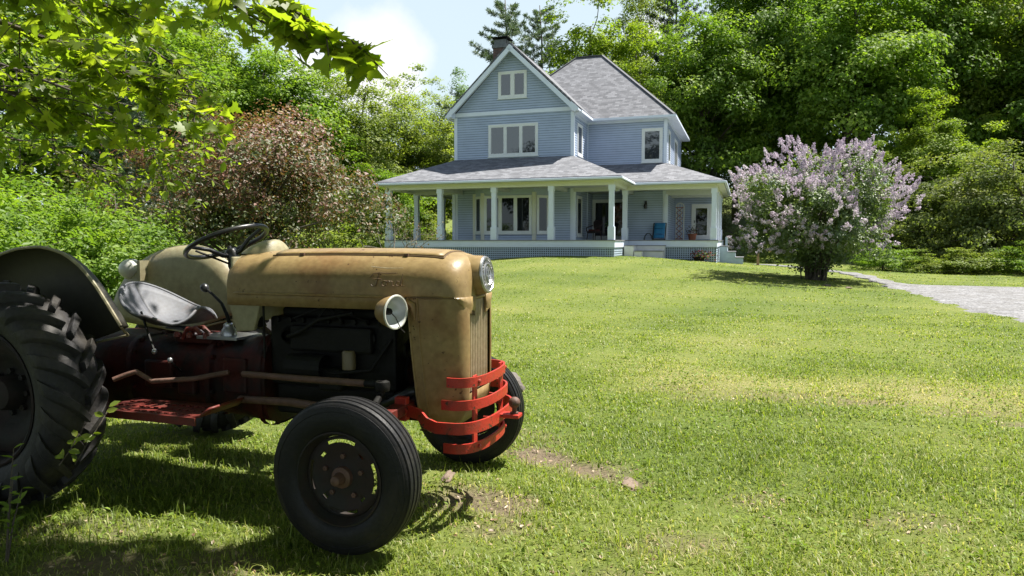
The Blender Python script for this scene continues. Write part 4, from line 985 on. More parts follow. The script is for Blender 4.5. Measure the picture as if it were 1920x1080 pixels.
yy = np.linspace(5, 34, 175); ss = np.linspace(0, 1, 60)
xl, xr = drive_edges(yy); w_ = .12*np.sin(yy*3.1)+.08*np.sin(yy*7.7)+.05*np.sin(yy*19)
DX = (xl+w_)[:, None]*(1-ss)+(xr+w_*.5)[:, None]*ss; DY = np.repeat(yy[:, None], 60, 1)
DZ = gz(DX, DY)+.03-np.where((ss == 0) | (ss == 1), .05, 0)[None]
ii = (np.arange(174)[:, None]*60+np.arange(59)[None]).ravel()
tag(link('gravel_driveway', np_mesh('gravel_driveway', np.stack([DX, DY, DZ], -1).reshape(-1, 3), np.stack([ii, ii+1, ii+61, ii+60], 1), gravelmat(), smooth=True)), 'pale grey gravel driveway narrowing to a path behind the lilac', None, kind='structure')

# ------------------------------------------------------------------ grass
M_GRASS = leafmat('grass_blades', [(0, (.10, .15, .024)), (.35, (.18, .235, .036)), (.62, (.26, .295, .065)), (.8, (.37, .35, .16)), (1, (.48, .41, .26))], trans=.45, rough=.5, gloss=.025, tcol=1.5)
M_CLOVER = leafmat('clover_leaves', [(0, (.10, .165, .022)), (1, (.21, .29, .045))], trans=.35, gloss=.015, tcol=1.3)
def under_tractor(x, y):
    dx, dy = x-TO[0], y-TO[1]; u = dx*math.cos(TH)-dy*math.sin(TH); v = dx*math.sin(TH)+dy*math.cos(TH)
    w = np.zeros_like(x, bool)
    for cu, cv, a, b_ in ((0, -.686, .12, .07), (0, .686, .12, .07), (XR, -.745, .22, .14), (XR, .745, .22, .14)): w |= (np.abs(u-cu) < a) & (np.abs(v-cv) < b_)
    return w
def in_house(x, y):
    dx, dy = x-HO[0], y-HO[1]; u = dx*math.cos(YAW)-dy*math.sin(YAW); v = dx*math.sin(YAW)+dy*math.cos(YAW)
    return ((u > -5.5) & (u < 5.5) & (v > -.05)) | ((u > 5.4) & (u < 9.5) & (v > 3.45)) | ((u > 5.45) & (u < 7.2) & (v > 2.6))
GV = []; GFq = []; GFt = []; GVar = []; base = 0
def blades(y0, y1, dens, h, w, lean=.5, margin=1.0, seed=1):
    global base
    r = np.random.default_rng(seed)
    A = (y1-y0)*((y0+y1)*.76+2*margin); n = int(A*dens)
    y = y0+(y1-y0)*r.random(n)
    if y1 > y0*1.3:   # uniform in area of the widening view
        y = np.sqrt(y0*y0+(y1*y1-y0*y0)*r.random(n))
    x = (r.random(n)*2-1)*(y*.76+margin)
    keep = r.random(n) > dirt(x, y)*1.15-.02
    # tufty: clump noise
    cl = np.sin(x*3.1+1.7*np.sin(y*2.3))*np.sin(y*3.7+1.3*np.sin(x*1.9))+.6*np.sin(x*8.3+y*5)*np.sin(y*9.1-x*3)
    keep &= r.random(n) < .72+.25*cl
    keep &= ~in_drive(x-.12+.5*r.random(n)**2, y) & ~under_tractor(x, y) & ~in_house(x, y)
    x, y, cl = x[keep], y[keep], cl[keep]; n = len(x)
    z = gz(x, y)-.004
    dry = drywob(x, y)
    L_ = h*(.45+.75*r.random(n)+.28*np.clip(cl, -.8, 1.2))*(1-.3*dry)
    an = r.random(n)*2*PI; le = lean*(.2+r.random(n))
    d = np.stack([np.cos(an), np.sin(an), 0*an], 1); s_ = np.stack([-np.sin(an), np.cos(an), 0*an], 1)
    s_ = s_*np.cos(.9*(r.random(n)-.5))[:, None]
    ww = w*(.6+.8*r.random(n))
    p = np.stack([x, y, z], 1); up_ = np.array((0, 0, 1.))
    m1 = p+d*(L_*le*.35)[:, None]+up_*(L_*.55)[:, None]; tp_ = p+d*(L_*le)[:, None]+up_*(L_*(1-.35*le))[:, None]
    V = np.stack([p-s_*ww[:, None]/2, p+s_*ww[:, None]/2, m1+s_*ww[:, None]*.42, m1-s_*ww[:, None]*.42, tp_], 1)
    k = base+np.arange(n)*5
    GV.append(V.reshape(-1, 3)); GFq.append(np.stack([k, k+1, k+2, k+3], 1)); GFt.append(np.stack([k+3, k+2, k+4], 1))
    va = np.clip(.16+.42*dry+.17*r.normal(size=n)+(r.random(n) < .07+.12*dry)*.45-.06*cl+.5*dirt(x*1.0, y+.06)*r.random(n), 0, 1)
    GVar.append(np.repeat(va, 5)); base += n*5
blades(1.9, 3.2, 9000, .050, .0048, 1.2, margin=2.5, seed=1); blades(3.2, 5, 6500, .048, .0055, 1.2, margin=2.5, seed=2); blades(5, 8, 3000, .043, .008, 1.2, margin=3, seed=3)
blades(8, 13, 1000, .038, .013, 1.2, margin=3, seed=4); blades(13, 22, 220, .034, .022, 1.2, margin=3.5, seed=5); blades(22, 36, 60, .036, .04, 1.2, margin=4, seed=6)
blades(1.9, 4.5, 130, .13, .005, .5, seed=11); blades(4.5, 8, 40, .11, .007, .5, seed=12)
gme = np_mesh('grass', np.concatenate(GV), [np.concatenate(GFq), np.concatenate(GFt)], M_GRASS, np.concatenate(GVar))
tag(link('grass', gme), 'short green and straw grass blades covering the lawn', None, kind='stuff')
# broad leaved weeds among the grass
n = 34000; y = np.sqrt(2.0**2+(9**2-2.0**2)*rng.random(n)); x = (rng.random(n)*2-1)*(y*.76+.8)
cl = np.sin(x*2.3+.8)*np.sin(y*3.1+x)+.7*np.sin(x*6.1-y*4)
k = (rng.random(n) < .3+.5*cl) & (rng.random(n) > dirt(x, y)) & ~in_drive(x, y) & ~under_tractor(x, y); x, y = x[k], y[k]; n = len(x)
P = np.stack([x, y, gz(x, y)+.008+.03*rng.random(n)], 1)
tag(link('clover_patch', leaves('clover_patch', P, rng.normal(size=(n, 3))*.45+np.array((0, 0, 1.)), .014+.024*rng.random(n), M_CLOVER, 'oval', np.clip(.5+.3*rng.normal(size=n), 0, 1))), 'small broad clover leaves scattered among the near grass', None, kind='stuff')
# fallen leaves and straw on the bare ground
n = 900; idx = rng.integers(0, len(PATCH), n); PA = np.array(PATCH)
x = PA[idx, 0]+PA[idx, 2]*rng.normal(size=n)*.8; y = PA[idx, 1]+PA[idx, 3]*rng.normal(size=n)*.9
P = np.stack([x, y, gz(x, y)+.004], 1)
tag(link('leaf_litter', leaves('leaf_litter', P, rng.normal(size=(n, 3))*.3+np.array((0, 0, 1.)), .012+.02*rng.random(n), leafmat('dead_leaves', [(0, (.12, .07, .04)), (.6, (.26, .17, .1)), (1, (.42, .34, .24))], trans=.1), 'oval')), 'dead brown leaf litter on the bare soil patches', None, kind='stuff')

# ------------------------------------------------------------------ plants
def crown(r, rx, rz, zc, ncl, per, rcl, flat=.5, size=.2, seed=0, lumps=.2, shell=2.4, low=.0, taper=0.0, upw=.8, hollow=0.0):
    """leaf clumps through an uneven crown: returns positions, normals, sizes, var, clump centres"""
    d = r.normal(size=(ncl, 3)); d /= np.linalg.norm(d, axis=1, keepdims=True)
    rr_ = (hollow**3+(1-hollow**3)*r.random(ncl))**(1/shell)
    env = 1+lumps*(np.sin(d[:, 0]*4.1+seed)*np.sin(d[:, 1]*3.7+seed*2)+.6*np.sin(d[:, 2]*6+d[:, 0]*5+seed))
    c = d*(rr_*env)[:, None]*np.array((rx, rx, rz))
    c[:, :2] *= (1-taper*np.clip(c[:, 2:3]/rz, -1, 1))
    c = c[c[:, 2] > -rz*(1-low)]; ncl = len(c)
    c[:, 2] += zc
    cv = r.normal(size=ncl)*.13+.5; cs = rcl*(.65+.7*r.random(ncl))
    q = r.normal(size=(ncl, per, 3)); q /= np.linalg.norm(q, axis=2, keepdims=True); q *= (r.random((ncl, per, 1))**.45)
    out = c-np.array((0, 0, zc)); out = out/(np.linalg.norm(out, axis=1, keepdims=True)+1e-6)
    P = c[:, None]+q*cs[:, None, None]*np.array((1, 1, flat))
    N = np.array((0, 0, upw))+.55*out[:, None]+.5*q+r.normal(size=q.shape)*.45
    n = ncl*per
    sz = size*(.6+.8*r.random(n)); var = np.clip(np.repeat(cv, per)+r.normal(size=n)*.13+.1*q[:, :, 2].ravel(), 0, 1)
    return P.reshape(n, 3), N.reshape(n, 3), sz, var, c
def limbs(mb, base_pts, cs, r, nb, r0, h0, droop=.0, stem=None):
    """trunk tube plus limbs reaching toward some clump centres"""
    bp_ = np.array(base_pts, float); H = bp_[-1, 2]
    mb.tube(bp_, np.linspace(r0, r0*.22, len(bp_)), 9)
    for c in cs[r.permutation(len(cs))[:nb]]:
        zt = np.clip(c[2]-.55*np.hypot(c[0], c[1])-.2, h0, H*.95)
        t = np.interp(zt, bp_[:, 2], np.arange(len(bp_))); i = int(min(t, len(bp_)-2)); st_ = bp_[i]+(bp_[i+1]-bp_[i])*(t-i)
        rr_ = max(.015, r0*(1-.75*zt/H)*.42)
        mid_ = st_+(c-st_)*.5+np.array((0, 0, .12*np.hypot(*(c-st_)[:2])-droop))+r.normal(size=3)*.1
        mb.tube([st_, st_+(mid_-st_)*.5+r.normal(size=3)*.05, mid_, mid_+(c-mid_)*.6+r.normal(size=3)*.06, c], [rr_, rr_*.8, rr_*.58, rr_*.36, rr_*.15], 6, cap=False)
def bark(name, col): return principled(name, col, .9, var=.4, scale=9, bump=.5, bscale=25)
M_BARK = bark('grey_brown_bark', (.085, .07, .055)); M_BARKP = bark('pale_bark', (.2, .18, .15))
class Proto: pass
PROTO = {}
def proto(name, crown_me, trunk_me): p = Proto(); p.c = crown_me; p.t = trunk_me; PROTO[name] = p
def mb_mesh(mb, name, mat):
    me = bpy.data.meshes.new(name); me.from_pydata(mb.V, [], mb.F); me.materials.append(mat); me.polygons.foreach_set('use_smooth', [True]*len(me.polygons)); me.update(); return me
def broad(name, stops, seed, H=14, rx=5, ncl=170, per=120, rcl=1.1, size=.26, low=.25, trunk=.28, taper=.25, flat=.5, lumps=.25, shape='spray', nb=26, barkm=None, trans=.48, z0f=.12, hollow=.3, upw=.8, gloss=.02):
    r = np.random.default_rng(seed)
    rz = H*(1-z0f)/2; zc = H-rz
    P, N, sz, var, c = crown(r, rx, rz, zc, ncl, per, rcl, flat, size, seed, lumps, 2.2, low, taper, upw, hollow)
    lm = MB(); pts = [(0, 0, -.3)]+[(.25*math.sin(k*1.3+seed)*k/5, .25*math.cos(k*1.7+seed)*k/5, H*.86*k/6) for k in range(1, 7)]
    limbs(lm, pts, c, r, nb, trunk, H*.16)
    proto(name, leaves(name+'_leaves', P, N, sz, leafmat(name+'_leaf', stops, trans, gloss=gloss), shape, var, r), mb_mesh(lm, name+'_wood', barkm or M_BARK))
G1 = [(.1, (.075, .14, .017)), (.5, (.135, .225, .024)), (.9, (.22, .30, .036))]
G1B = [(.1, (.10, .16, .015)), (.5, (.17, .245, .022)), (.9, (.26, .32, .035))]
G2 = [(.1, (.055, .11, .018)), (.5, (.1, .175, .024)), (.9, (.16, .23, .034))]
G3 = [(.1, (.10, .15, .025)), (.5, (.17, .225, .04)), (.9, (.25, .29, .06))]
G4 = [(.1, (.075, .105, .03)), (.5, (.125, .16, .045)), (.9, (.2, .22, .065))]
broad('maple', G1, 11, H=16, rx=5.2, ncl=250, per=210, rcl=1.15, size=.21)
broad('dark_maple', G2, 12, H=17, rx=5.0, ncl=250, per=200, rcl=1.2, size=.22, taper=.35)
broad('bright_maple', G1B, 13, H=15, rx=4.6, ncl=220, per=210, rcl=1.0, size=.19, lumps=.35)
broad('airy_tree', G3, 14, H=13, rx=3.6, ncl=380, per=80, rcl=.75, size=.17, low=.2, trunk=.14, nb=90, shape='oval', hollow=.1, lumps=.22, trans=.5, taper=.1)
broad('airy_tall', G3, 15, H=17, rx=3.2, ncl=320, per=80, rcl=.8, size=.18, low=.4, trunk=.15, nb=70, shape='oval', hollow=.1, lumps=.4, trans=.5, taper=.2, z0f=.2)
broad('willow_shrub', G4, 16, H=6.5, rx=3.6, ncl=170, per=130, rcl=.7, size=.16, low=.0, trunk=.12, nb=40, shape='oval', z0f=-.12, taper=.3, upw=.5)
broad('green_shrub', G3, 17, H=3.0, rx=1.9, ncl=90, per=90, rcl=.42, size=.12, low=.0, trunk=.05, nb=20, shape='oval', z0f=-.25, taper=.1)
broad('mid_shrub', G1, 28, H=3.0, rx=1.9, ncl=110, per=110, rcl=.42, size=.1, low=.0, trunk=.05, nb=20, shape='oval', z0f=-.25, taper=.1)
broad('dark_shrub', G2, 18, H=3.4, rx=2.1, ncl=90, per=90, rcl=.5, size=.14, low=.0, trunk=.05, nb=20, shape='oval', z0f=-.25, taper=.1)
broad('yew', [(.1, (.03, .04, .015)), (.5, (.06, .07, .025)), (.9, (.12, .11, .04))], 19, H=6, rx=2.6, ncl=150, per=120, rcl=.7, size=.17, low=.0, trunk=.14, nb=20, shape='needle', z0f=-.1, taper=.25, flat=.35)
def pine(name, stops, seed, H=18, L0=3.6, sparse=1.0, zlow=.2):
    r = np.random.default_rng(seed); lm = MB()
    pts = [(.12*math.sin(k+seed), .12*math.cos(k*1.4+seed), H*k/7) for k in range(8)]; pts[0] = (0, 0, -.3)
    lm.tube(pts, np.linspace(.24, .03, 8), 8)
    PP = []; NN = []; AL = []; VV = []
    z = H*zlow
    while z < H*.985:
        f = (z/H-zlow)/(1-zlow); L_ = L0*(1-f)**.6*(.5+.75*r.random())+.45
        nb = r.integers(4, 6); a0 = r.random()*6
        for k in range(nb):
            if r.random() > sparse: continue
            a = a0+2*PI*k/nb+r.normal()*.2; l = L_*(.65+.6*r.random())
            d = np.array((math.cos(a), math.sin(a), 0)); zb = np.array((0, 0, z)); rise = l*(.05+.35*f)
            ends = [zb, zb+d*l*.5+np.array((0, 0, rise*.2-.05*l)), zb+d*l+np.array((0, 0, rise))]
            lm.tube(ends, [.045*(1-f)+.012, .03*(1-f)+.008, .005], 5, cap=False)
            nt_ = int(10+l*11)
            t = .3+.72*r.random(nt_); ctr = zb+d*(l*t)[:, None]+np.array((0, 0, 1.))*(rise*t**2+.08)[:, None]; side = np.cross(d, (0, 0, 1)); ctr = ctr+side*(r.normal(size=nt_)*.22*l*.5*(1.1-t))[:, None]
            m_ = 11; q = r.normal(size=(nt_, m_, 3))*.6+d*.7+np.array((0, 0, .35)); q /= np.linalg.norm(q, axis=2, keepdims=True)
            PP.append((ctr[:, None]+q*.02).reshape(-1, 3)); AL.append(q.reshape(-1, 3)); NN.append(r.normal(size=(nt_*m_, 3))); VV.append(np.repeat(np.clip(.5+.2*r.normal(size=nt_), 0, 1), m_))
        z += .42+.3*r.random()
    P = np.concatenate(PP); n = len(P)
    proto(name, leaves(name+'_needles', P, np.concatenate(NN), .26*(.7+.6*r.random(n)), leafmat(name+'_needle', stops, .2, gloss=.06), 'needle', np.concatenate(VV), r, along=np.concatenate(AL)*2), mb_mesh(lm, name+'_wood', M_BARK))
pine('white_pine', [(0, (.06, .095, .05)), (.5, (.10, .15, .08)), (1, (.16, .21, .11))], 21, L0=4.4, sparse=.82)
pine('dark_pine', [(0, (.018, .04, .02)), (.5, (.03, .06, .03)), (1, (.055, .09, .04))], 22, L0=4.2, sparse=.95)

F_, YH_ = 1300., 452.
def px(p, y): return (p-960)/F_*y
def plant(kind, name, x, y, H, wx, label, cat, group=None, rz=None, crown_name='crown', trunk_name='trunk'):
    """one tree: an Empty with its own trunk and crown; H and wx scale the kind's mesh"""
    p = PROTO[kind]; t = empty(name, (x, y, float(gz(x, y))-.05), rz if rz is not None else random.uniform(0, 6.28), label, cat, group)
    for nm, me in ((trunk_name, p.t), (crown_name, p.c)):
        o = link(nm, me, t); o.scale = (wx, wx, H)
    return t
def ptop(kindH, y, top, x):   # height factor so that the crown reaches image row `top`
    z = 1.42+(YH_-top)/F_*y
    return (z-float(gz(x, y)))/kindH
BG = 'trees of the wood behind the house'
def bg(kind, kindH, p, y, top, w, label, name='maple_tree', cat='tree', group=BG, **k):
    x = px(p, y); return plant(kind, name, x, y, ptop(kindH, y, top, x), w, label, cat, group, **k)
# behind the house
bg('white_pine', 18, 950, 50, 8, 1.05, 'sparse white pine rising just behind the brick chimney', 'pine_tree')
bg('white_pine', 18, 1012, 56, 20, 1.0, 'white pine between the chimney pine and the bright maple', 'pine_tree')
bg('bright_maple', 15, 1110, 50, -8, 1.05, 'bright green maple directly behind the hipped roof ridge')
bg('bright_maple', 15, 1190, 47, 75, .8, 'lower bright maple behind the right slope of the hipped roof')
bg('airy_tall', 17, 1195, 62, -60, .8, 'thin half bare tree poking above the maples behind the roof', 'thin_tree')
bg('dark_pine', 18, 1262, 60, -60, 1.0, 'dark pine top between the roof maples and the tall maple', 'pine_tree')
bg('maple', 16, 1312, 47, 8, .95, 'green maple rising over the right eave of the house')
bg('dark_maple', 17, 1430, 50, -110, 1.05, 'tall dark maple between the house and the lilac')
bg('bright_maple', 15, 1375, 58, -30, 1.0, 'maple glimpsed deep between the eave maple and the tall dark maple')
bg('maple', 16, 1585, 44, -70, 1.1, 'large full maple rising straight behind the lilac bush')
bg('maple', 16, 1690, 47, -90, 1.0, 'broad maple to the right of the one behind the lilac')
bg('airy_tall', 17, 1775, 48, -160, 1.4, 'tall airy yellow green tree above the willowy shrub', 'airy_tree')
bg('bright_maple', 15, 1900, 45, -40, 1.05, 'bright maple at the right edge above the shrubs')
bg('dark_maple', 17, 1505, 58, -170, 1.2, 'very tall dark maple deep behind the lilac maples')
bg('dark_maple', 17, 1830, 58, -180, 1.3, 'tall dark tree deep in the wood above the right shrubs')
bg('bright_maple', 15, 1740, 38, 190, .62, 'young bright maple beside the willowy shrub')
bg('dark_maple', 17, 2010, 42, -60, 1.1, 'dark maple leaning in from the right margin')
bg('yew', 6, 1330, 45, 258, 1.0, 'brownish green yew standing behind the right porch corner', 'yew_tree', group=None)
# left of the house
LG = 'trees left of the house'
bg('airy_tree', 13, 690, 46, 128, 1.0, 'airy yellow green tree above the purple leaved crabapple', 'airy_tree', group=LG)
bg('airy_tree', 13, 765, 50, 150, .95, 'pale airy tree under the white cloud', 'airy_tree', group=LG)
bg('airy_tree', 13, 820, 55, 185, .8, 'small airy tree close to the left gable eave', 'airy_tree', group=LG)
bg('dark_maple', 17, 868, 62, 150, .55, 'small dark green tree top beside the gable slope', group=LG)
bg('bright_maple', 15, 600, 52, 150, 1.0, 'maple between the crabapple top and the airy trees', group=LG)
bg('maple', 16, 500, 42, 70, .95, 'tall green maple behind the crabapple crown', group=LG)
bg('bright_maple', 15, 400, 46, 20, 1.0, 'bright maple behind the hanging leaves at upper left', group=LG)
bg('maple', 16, 300, 38, 30, .95, 'maple behind the oval leaved boughs', group=LG)
bg('dark_maple', 17, 190, 44, -60, 1.1, 'dark tall maple mostly hidden by the near boughs', group=LG)
bg('maple', 16, 60, 38, -40, 1.0, 'green maple behind the near boughs at the left edge', group=LG)
bg('dark_pine', 18, 250, 30, 150, .62, 'dark pine left of the crabapple', 'pine_tree', group=LG)
bg('dark_maple', 17, 380, 58, 0, 1.2, 'dark tree far behind the bright left maples', group=LG)
bg('bright_maple', 15, 800, 58, 330, 1.0, 'leafy tree seen through the left porch posts', group=LG)
bg('maple', 16, 680, 42, 300, .7, 'rounded green tree low behind the porch corner', group=LG)
# shrubs
SG = 'shrubs at the edge of the wood'
def shrub(kind, kh, p, y, top, w, label, name='shrub', group=SG): return bg(kind, kh, p, y, top, w, label, name, 'shrub', group, crown_name='foliage', trunk_name='stems')
shrub('willow_shrub', 6.5, 1800, 34, 285, 1.0, 'grey green willowy shrub beyond the drive', 'willow_shrub')
shrub('willow_shrub', 6.5, 1905, 31, 270, .95, 'tall willowy shrub at the right edge', 'willow_shrub')
shrub('willow_shrub', 6.5, 1700, 38, 330, .7, 'willowy shrub directly right of the lilac', 'willow_shrub')
shrub('green_shrub', 3, 1800, 29, 462, .85, 'low bright green mound by the right lawn edge')
shrub('mid_shrub', 3, 1655, 31, 455, .75, 'low shrub peeping out right of the lilac stems')
shrub('green_shrub', 3, 1440, 38, 456, .85, 'bright shrub behind the side steps left of the lilac')
shrub('green_shrub', 3, 1735, 29.5, 478, .55, 'little bright shrub between the green mound and the lilac')
shrub('mid_shrub', 3, 1935, 28, 450, .8, 'leafy shrub cut by the right edge beside the drive')
shrub('green_shrub', 3, 800, 44, 395, 1.1, 'leafy bush glimpsed between the left porch posts')
shrub('green_shrub', 3, 700, 40, 405, 1.0, 'bush left of the porch corner post')
shrub('green_shrub', 3, 560, 30, 410, 1.1, 'green bush low between the crabapple and the porch bushes')
shrub('green_shrub', 3, 650, 33, 415, 1.1, 'green bush just above the tractor hood before the bare sapling')
shrub('mid_shrub', 3, 60, 13, 330, .8, 'leafy green bush right above the near rear fender')
shrub('mid_shrub', 3, 200, 14, 350, .85, 'leafy green bush between the near fender and the crabapple')
shrub('mid_shrub', 3, -60, 10, 300, .8, 'leafy green bush cut off by the left edge')
shrub('dark_shrub', 3.4, 140, 19, 330, 1.1, 'dark bush behind the leafy bushes by the fender')
shrub('dark_shrub', 3.4, 300, 22, 380, 1.1, 'dark bush under the left side of the crabapple')
shrub('dark_shrub', 3.4, 20, 22, 300, 1.5, 'large dark bush at the left edge behind the bushes')

# lilac
r = np.random.default_rng(31)
LX, LY = px(1526, 21.9), 21.9; lz = float(gz(LX, LY)); 
lil = empty('lilac_bush', (LX, LY, lz), 0, 'big lilac bush in pale purple bloom on the lawn beside the house', 'bush')
P, N, sz, var, c = crown(r, 2.5, 1.85, 2.3, 340, 95, .42, .8, .105, 3, .3, 2.4, .0, .02, .6, .45)
k = (P[:, 2] > .5+.13*np.hypot(P[:, 0], P[:, 1])+.12*np.sin(3*np.arctan2(P[:, 1], P[:, 0]))); P, N, sz, var = P[k], N[k], sz[k], var[k]
# leafy sprouts at the foot
P2 = np.stack([r.normal(size=2600)*.38, r.normal(size=2600)*.38, .25+1.3*r.random(2600)**.7], 1); N2 = r.normal(size=(2600, 3))+np.array((0, 0, .5))
M_LIL = leafmat('lilac_leaf', [(.1, (.06, .105, .028)), (.5, (.1, .155, .04)), (.9, (.16, .21, .06))], .4, gloss=.06)
link('foliage', leaves('foliage', np.concatenate([P, P2]), np.concatenate([N, N2]), np.concatenate([sz, .09+.04*r.random(2600)]), M_LIL, 'oval', np.concatenate([var, .3+.3*r.random(2600)]), r), lil)
lil.scale = (.9, .9, .93)
m = MB()
for k in range(22):
    a = r.random()*2*PI; b0 = np.array((.32*math.cos(a)*r.random()**.5, .32*math.sin(a)*r.random()**.5, -.1)); e_ = c[r.integers(len(c))]*np.array((.85, .85, .9)); e_[2] = max(e_[2], 1.6)
    md = b0+(e_-b0)*.45+np.array((-.3*math.cos(a)*0, 0, .35)); m.tube([b0, b0+(md-b0)*.5+r.normal(size=3)*.06, md, md+(e_-md)*.55+r.normal(size=3)*.1, e_], [.05, .042, .032, .02, .006], 6, cap=False)
for k in range(30):
    a = r.random()*2*PI; b0 = np.array((.4*math.cos(a), .4*math.sin(a), -.1)); m.tube([b0, b0*1.2+np.array((0, 0, .6)), b0*1.5+np.array((0, 0, 1.3))+r.normal(size=3)*.12], [.018, .014, .006], 5, cap=False)
m.build('stems', M_BARK, lil, smooth=60, fix=False)
# blossom panicles near the surface, thickest on top
nb = 1150; d = r.normal(size=(nb*3, 3)); d /= np.linalg.norm(d, axis=1, keepdims=True); d = d[(r.random(nb*3) < np.clip(.5+.2*d[:, 2]+.2*np.abs(d[:, 0])+.75*np.sin(d[:, 0]*6.5+1)*np.sin(d[:, 2]*5.5+d[:, 1]*5), .06, 1)) & (d[:, 2] > -.8)][:nb]; nb = len(d)
env = 1+.3*(np.sin(d[:, 0]*4.1+3)*np.sin(d[:, 1]*3.7+6)+.6*np.sin(d[:, 2]*6+d[:, 0]*5+3))
ctr = d*((.86+.2*r.random(nb))*env)[:, None]*np.array((2.62, 2.62, 1.95)); ctr[:, :2] *= (1-.02*np.clip(ctr[:, 2:3]/1.7, -1, 1)); ctr[:, 2] += 2.33
ax = d*.85+np.array((0, 0, .6))+r.normal(size=(nb, 3))*.25; ax /= np.linalg.norm(ax, axis=1, keepdims=True)
kb = ctr[:, 2] > .7+.12*np.hypot(ctr[:, 0], ctr[:, 1]); ctr = ctr[kb]; d = d[kb]; ax = ax[kb]; nb = len(d)
nf = 44; t = r.random((nb, nf, 1)); q = r.normal(size=(nb, nf, 3)); q -= ax[:, None]*np.sum(q*ax[:, None], 2, keepdims=True); q /= np.linalg.norm(q, axis=2, keepdims=True)
Ls = (.13+.11*r.random(nb))[:, None, None]
FP = ctr[:, None]+ax[:, None]*t*Ls+q*(Ls*.42*(1-t*.8)*(.6+.4*r.random((nb, nf, 1))))
FN = q+ax[:, None]*.4+r.normal(size=q.shape)*.3
M_BLO = leafmat('lilac_blossom', [(0, (.47, .37, .49)), (.5, (.61, .52, .61)), (1, (.75, .69, .74))], .3, gloss=.02, tcol=1.0)
m2 = MATS['lilac_blossom']
for nd in m2.node_tree.nodes:
    if nd.bl_idname == 'ShaderNodeMix': nd.inputs[7].default_value = (1, 1, 1, 1)
bv = np.repeat(np.clip(.5+.22*r.normal(size=nb), 0, 1), nf)
link('blossoms', leaves('blossoms', FP.reshape(-1, 3), FN.reshape(-1, 3), .05+.02*r.random(nb*nf), M_BLO, 'rhomb', np.clip(bv+.12*r.normal(size=nb*nf), 0, 1), r), lil)

# crabapple
r = np.random.default_rng(33)
CX, CY = px(478, 17.5), 17.5
cr = empty('crabapple_tree', (CX, CY, float(gz(CX, CY))), 0, 'purple leaved crabapple tree with a wide brownish red crown behind the tractor', 'tree')
P, N, sz, var, c = crown(r, 3.3, 2.0, 2.7, 470, 95, .45, .75, .085, 5, .3, 2.3, .0, .2, .5, .35)
var = np.clip(var-.1+.24*np.clip((P[:, 2]-2.6)/1.6, -1, 1)+.11*r.normal(size=len(P)), 0, 1)
M_CRAB = leafmat('crabapple_leaf', [(.1, (.065, .095, .025)), (.38, (.10, .11, .036)), (.54, (.15, .095, .048)), (.75, (.185, .08, .058)), (.95, (.25, .13, .10)), (1, (.40, .31, .25))], .4, gloss=.04, tcol=1.2)
link('crown', leaves('crown', P, N, sz, M_CRAB, 'oval', var, r), cr)
m = MB(); limbs(m, [(0, 0, -.2), (.05, 0, .6), (-.05, .05, 1.3), (.1, 0, 2.2), (0, .1, 3.2), (.05, 0, 4.2)], c, r, 60, .13, .5); m.build('trunk', M_BARK, cr, smooth=60, fix=False)
# bare sapling twigs in front of the porch corner
r = np.random.default_rng(35)
BX, BY = px(742, 20.5), 20.5
sp = empty('bare_sapling', (BX, BY, float(gz(BX, BY))), 0, 'small bare branched sapling in front of the left porch corner', 'sapling')
m = MB()
def twig(p, d, L_, rr_, dep):
    p = np.array(p, float); d = unit(d); q = p+d*L_*.5+r.normal(size=3)*.03; e_ = p+d*L_+r.normal(size=3)*.06
    m.tube([p, q, e_], [rr_, rr_*.8, rr_*.55], 5, cap=False)
    if dep:
        for k in range(3): twig(p+(e_-p)*(.5+.25*k), d+r.normal(size=3)*.55+np.array((0, 0, .1)), L_*.68, rr_*.5, dep-1)
twig((0, 0, -.1), (0, 0, 1), .8, .035, 0)
for dd in ((-.7, 0, .7), (.6, .1, .8), (-.15, .3, 1), (.9, -.2, .45)): twig((0, 0, .65), dd, .75, .024, 3)
m.build('branches', M_BARKP, sp, smooth=60, fix=False)
P = np.array(m.V)[r.integers(len(m.V)//2, len(m.V), 260)]
link('leaves', leaves('leaves', P, r.normal(size=(260, 3))+np.array((0, 0, .6)), .06, M_CRAB, 'oval', .3+.4*r.random(260), r), sp)

# ------------------------------------------------------------------ near maple and beech boughs overhead
def P3(p, q, y): return np.array((px(p, y), y, 1.42+(YH_-q)/F_*y))
M_MAPLE = leafmat('near_maple_leaf', [(.0, (.085, .125, .010)), (.5, (.13, .18, .013)), (1, (.2, .235, .022))], .62, gloss=.03, tcol=2.3)
M_BEECH = leafmat('near_beech_leaf', [(.0, (.09, .14, .012)), (.5, (.15, .21, .018)), (1, (.22, .27, .03))], .55, gloss=.03, tcol=1.75)
r = np.random.default_rng(41)
def bough(mb, PL, NL, SL_, pts, r0, ntw, tl, lsz, per=5, droop=.5, spread=1.0):
    pts = [np.array(p, float) for p in pts]; mb.tube(pts, np.linspace(r0, r0*.25, len(pts)), 7, cap=False)
    A = np.array(pts)
    for k in range(ntw):
        t = (.15+.85*r.random())*(len(A)-1); i = int(min(t, len(A)-2)); p = A[i]+(A[i+1]-A[i])*(t-i); d = unit(A[i+1]-A[i])
        e_ = unit(d*.7+r.normal(size=3)*np.array((.6, .6, .3))*spread+np.array((0, 0, -.1)))*tl*(.5+.8*r.random())
        mb.tube([p, p+e_*.5, p+e_+np.array((0, 0, -.05))], [.004, .003, .0015], 4, cap=False)
        for j in range(per):
            s_ = .25+.8*r.random(); b0 = p+e_*s_+r.normal(size=3)*.02
            PL.append(b0+np.array((0, 0, -.02))); NL.append(np.array((0, 0, .75))+r.normal(size=3)*.5); SL_.append(lsz*(.55+.7*r.random()))
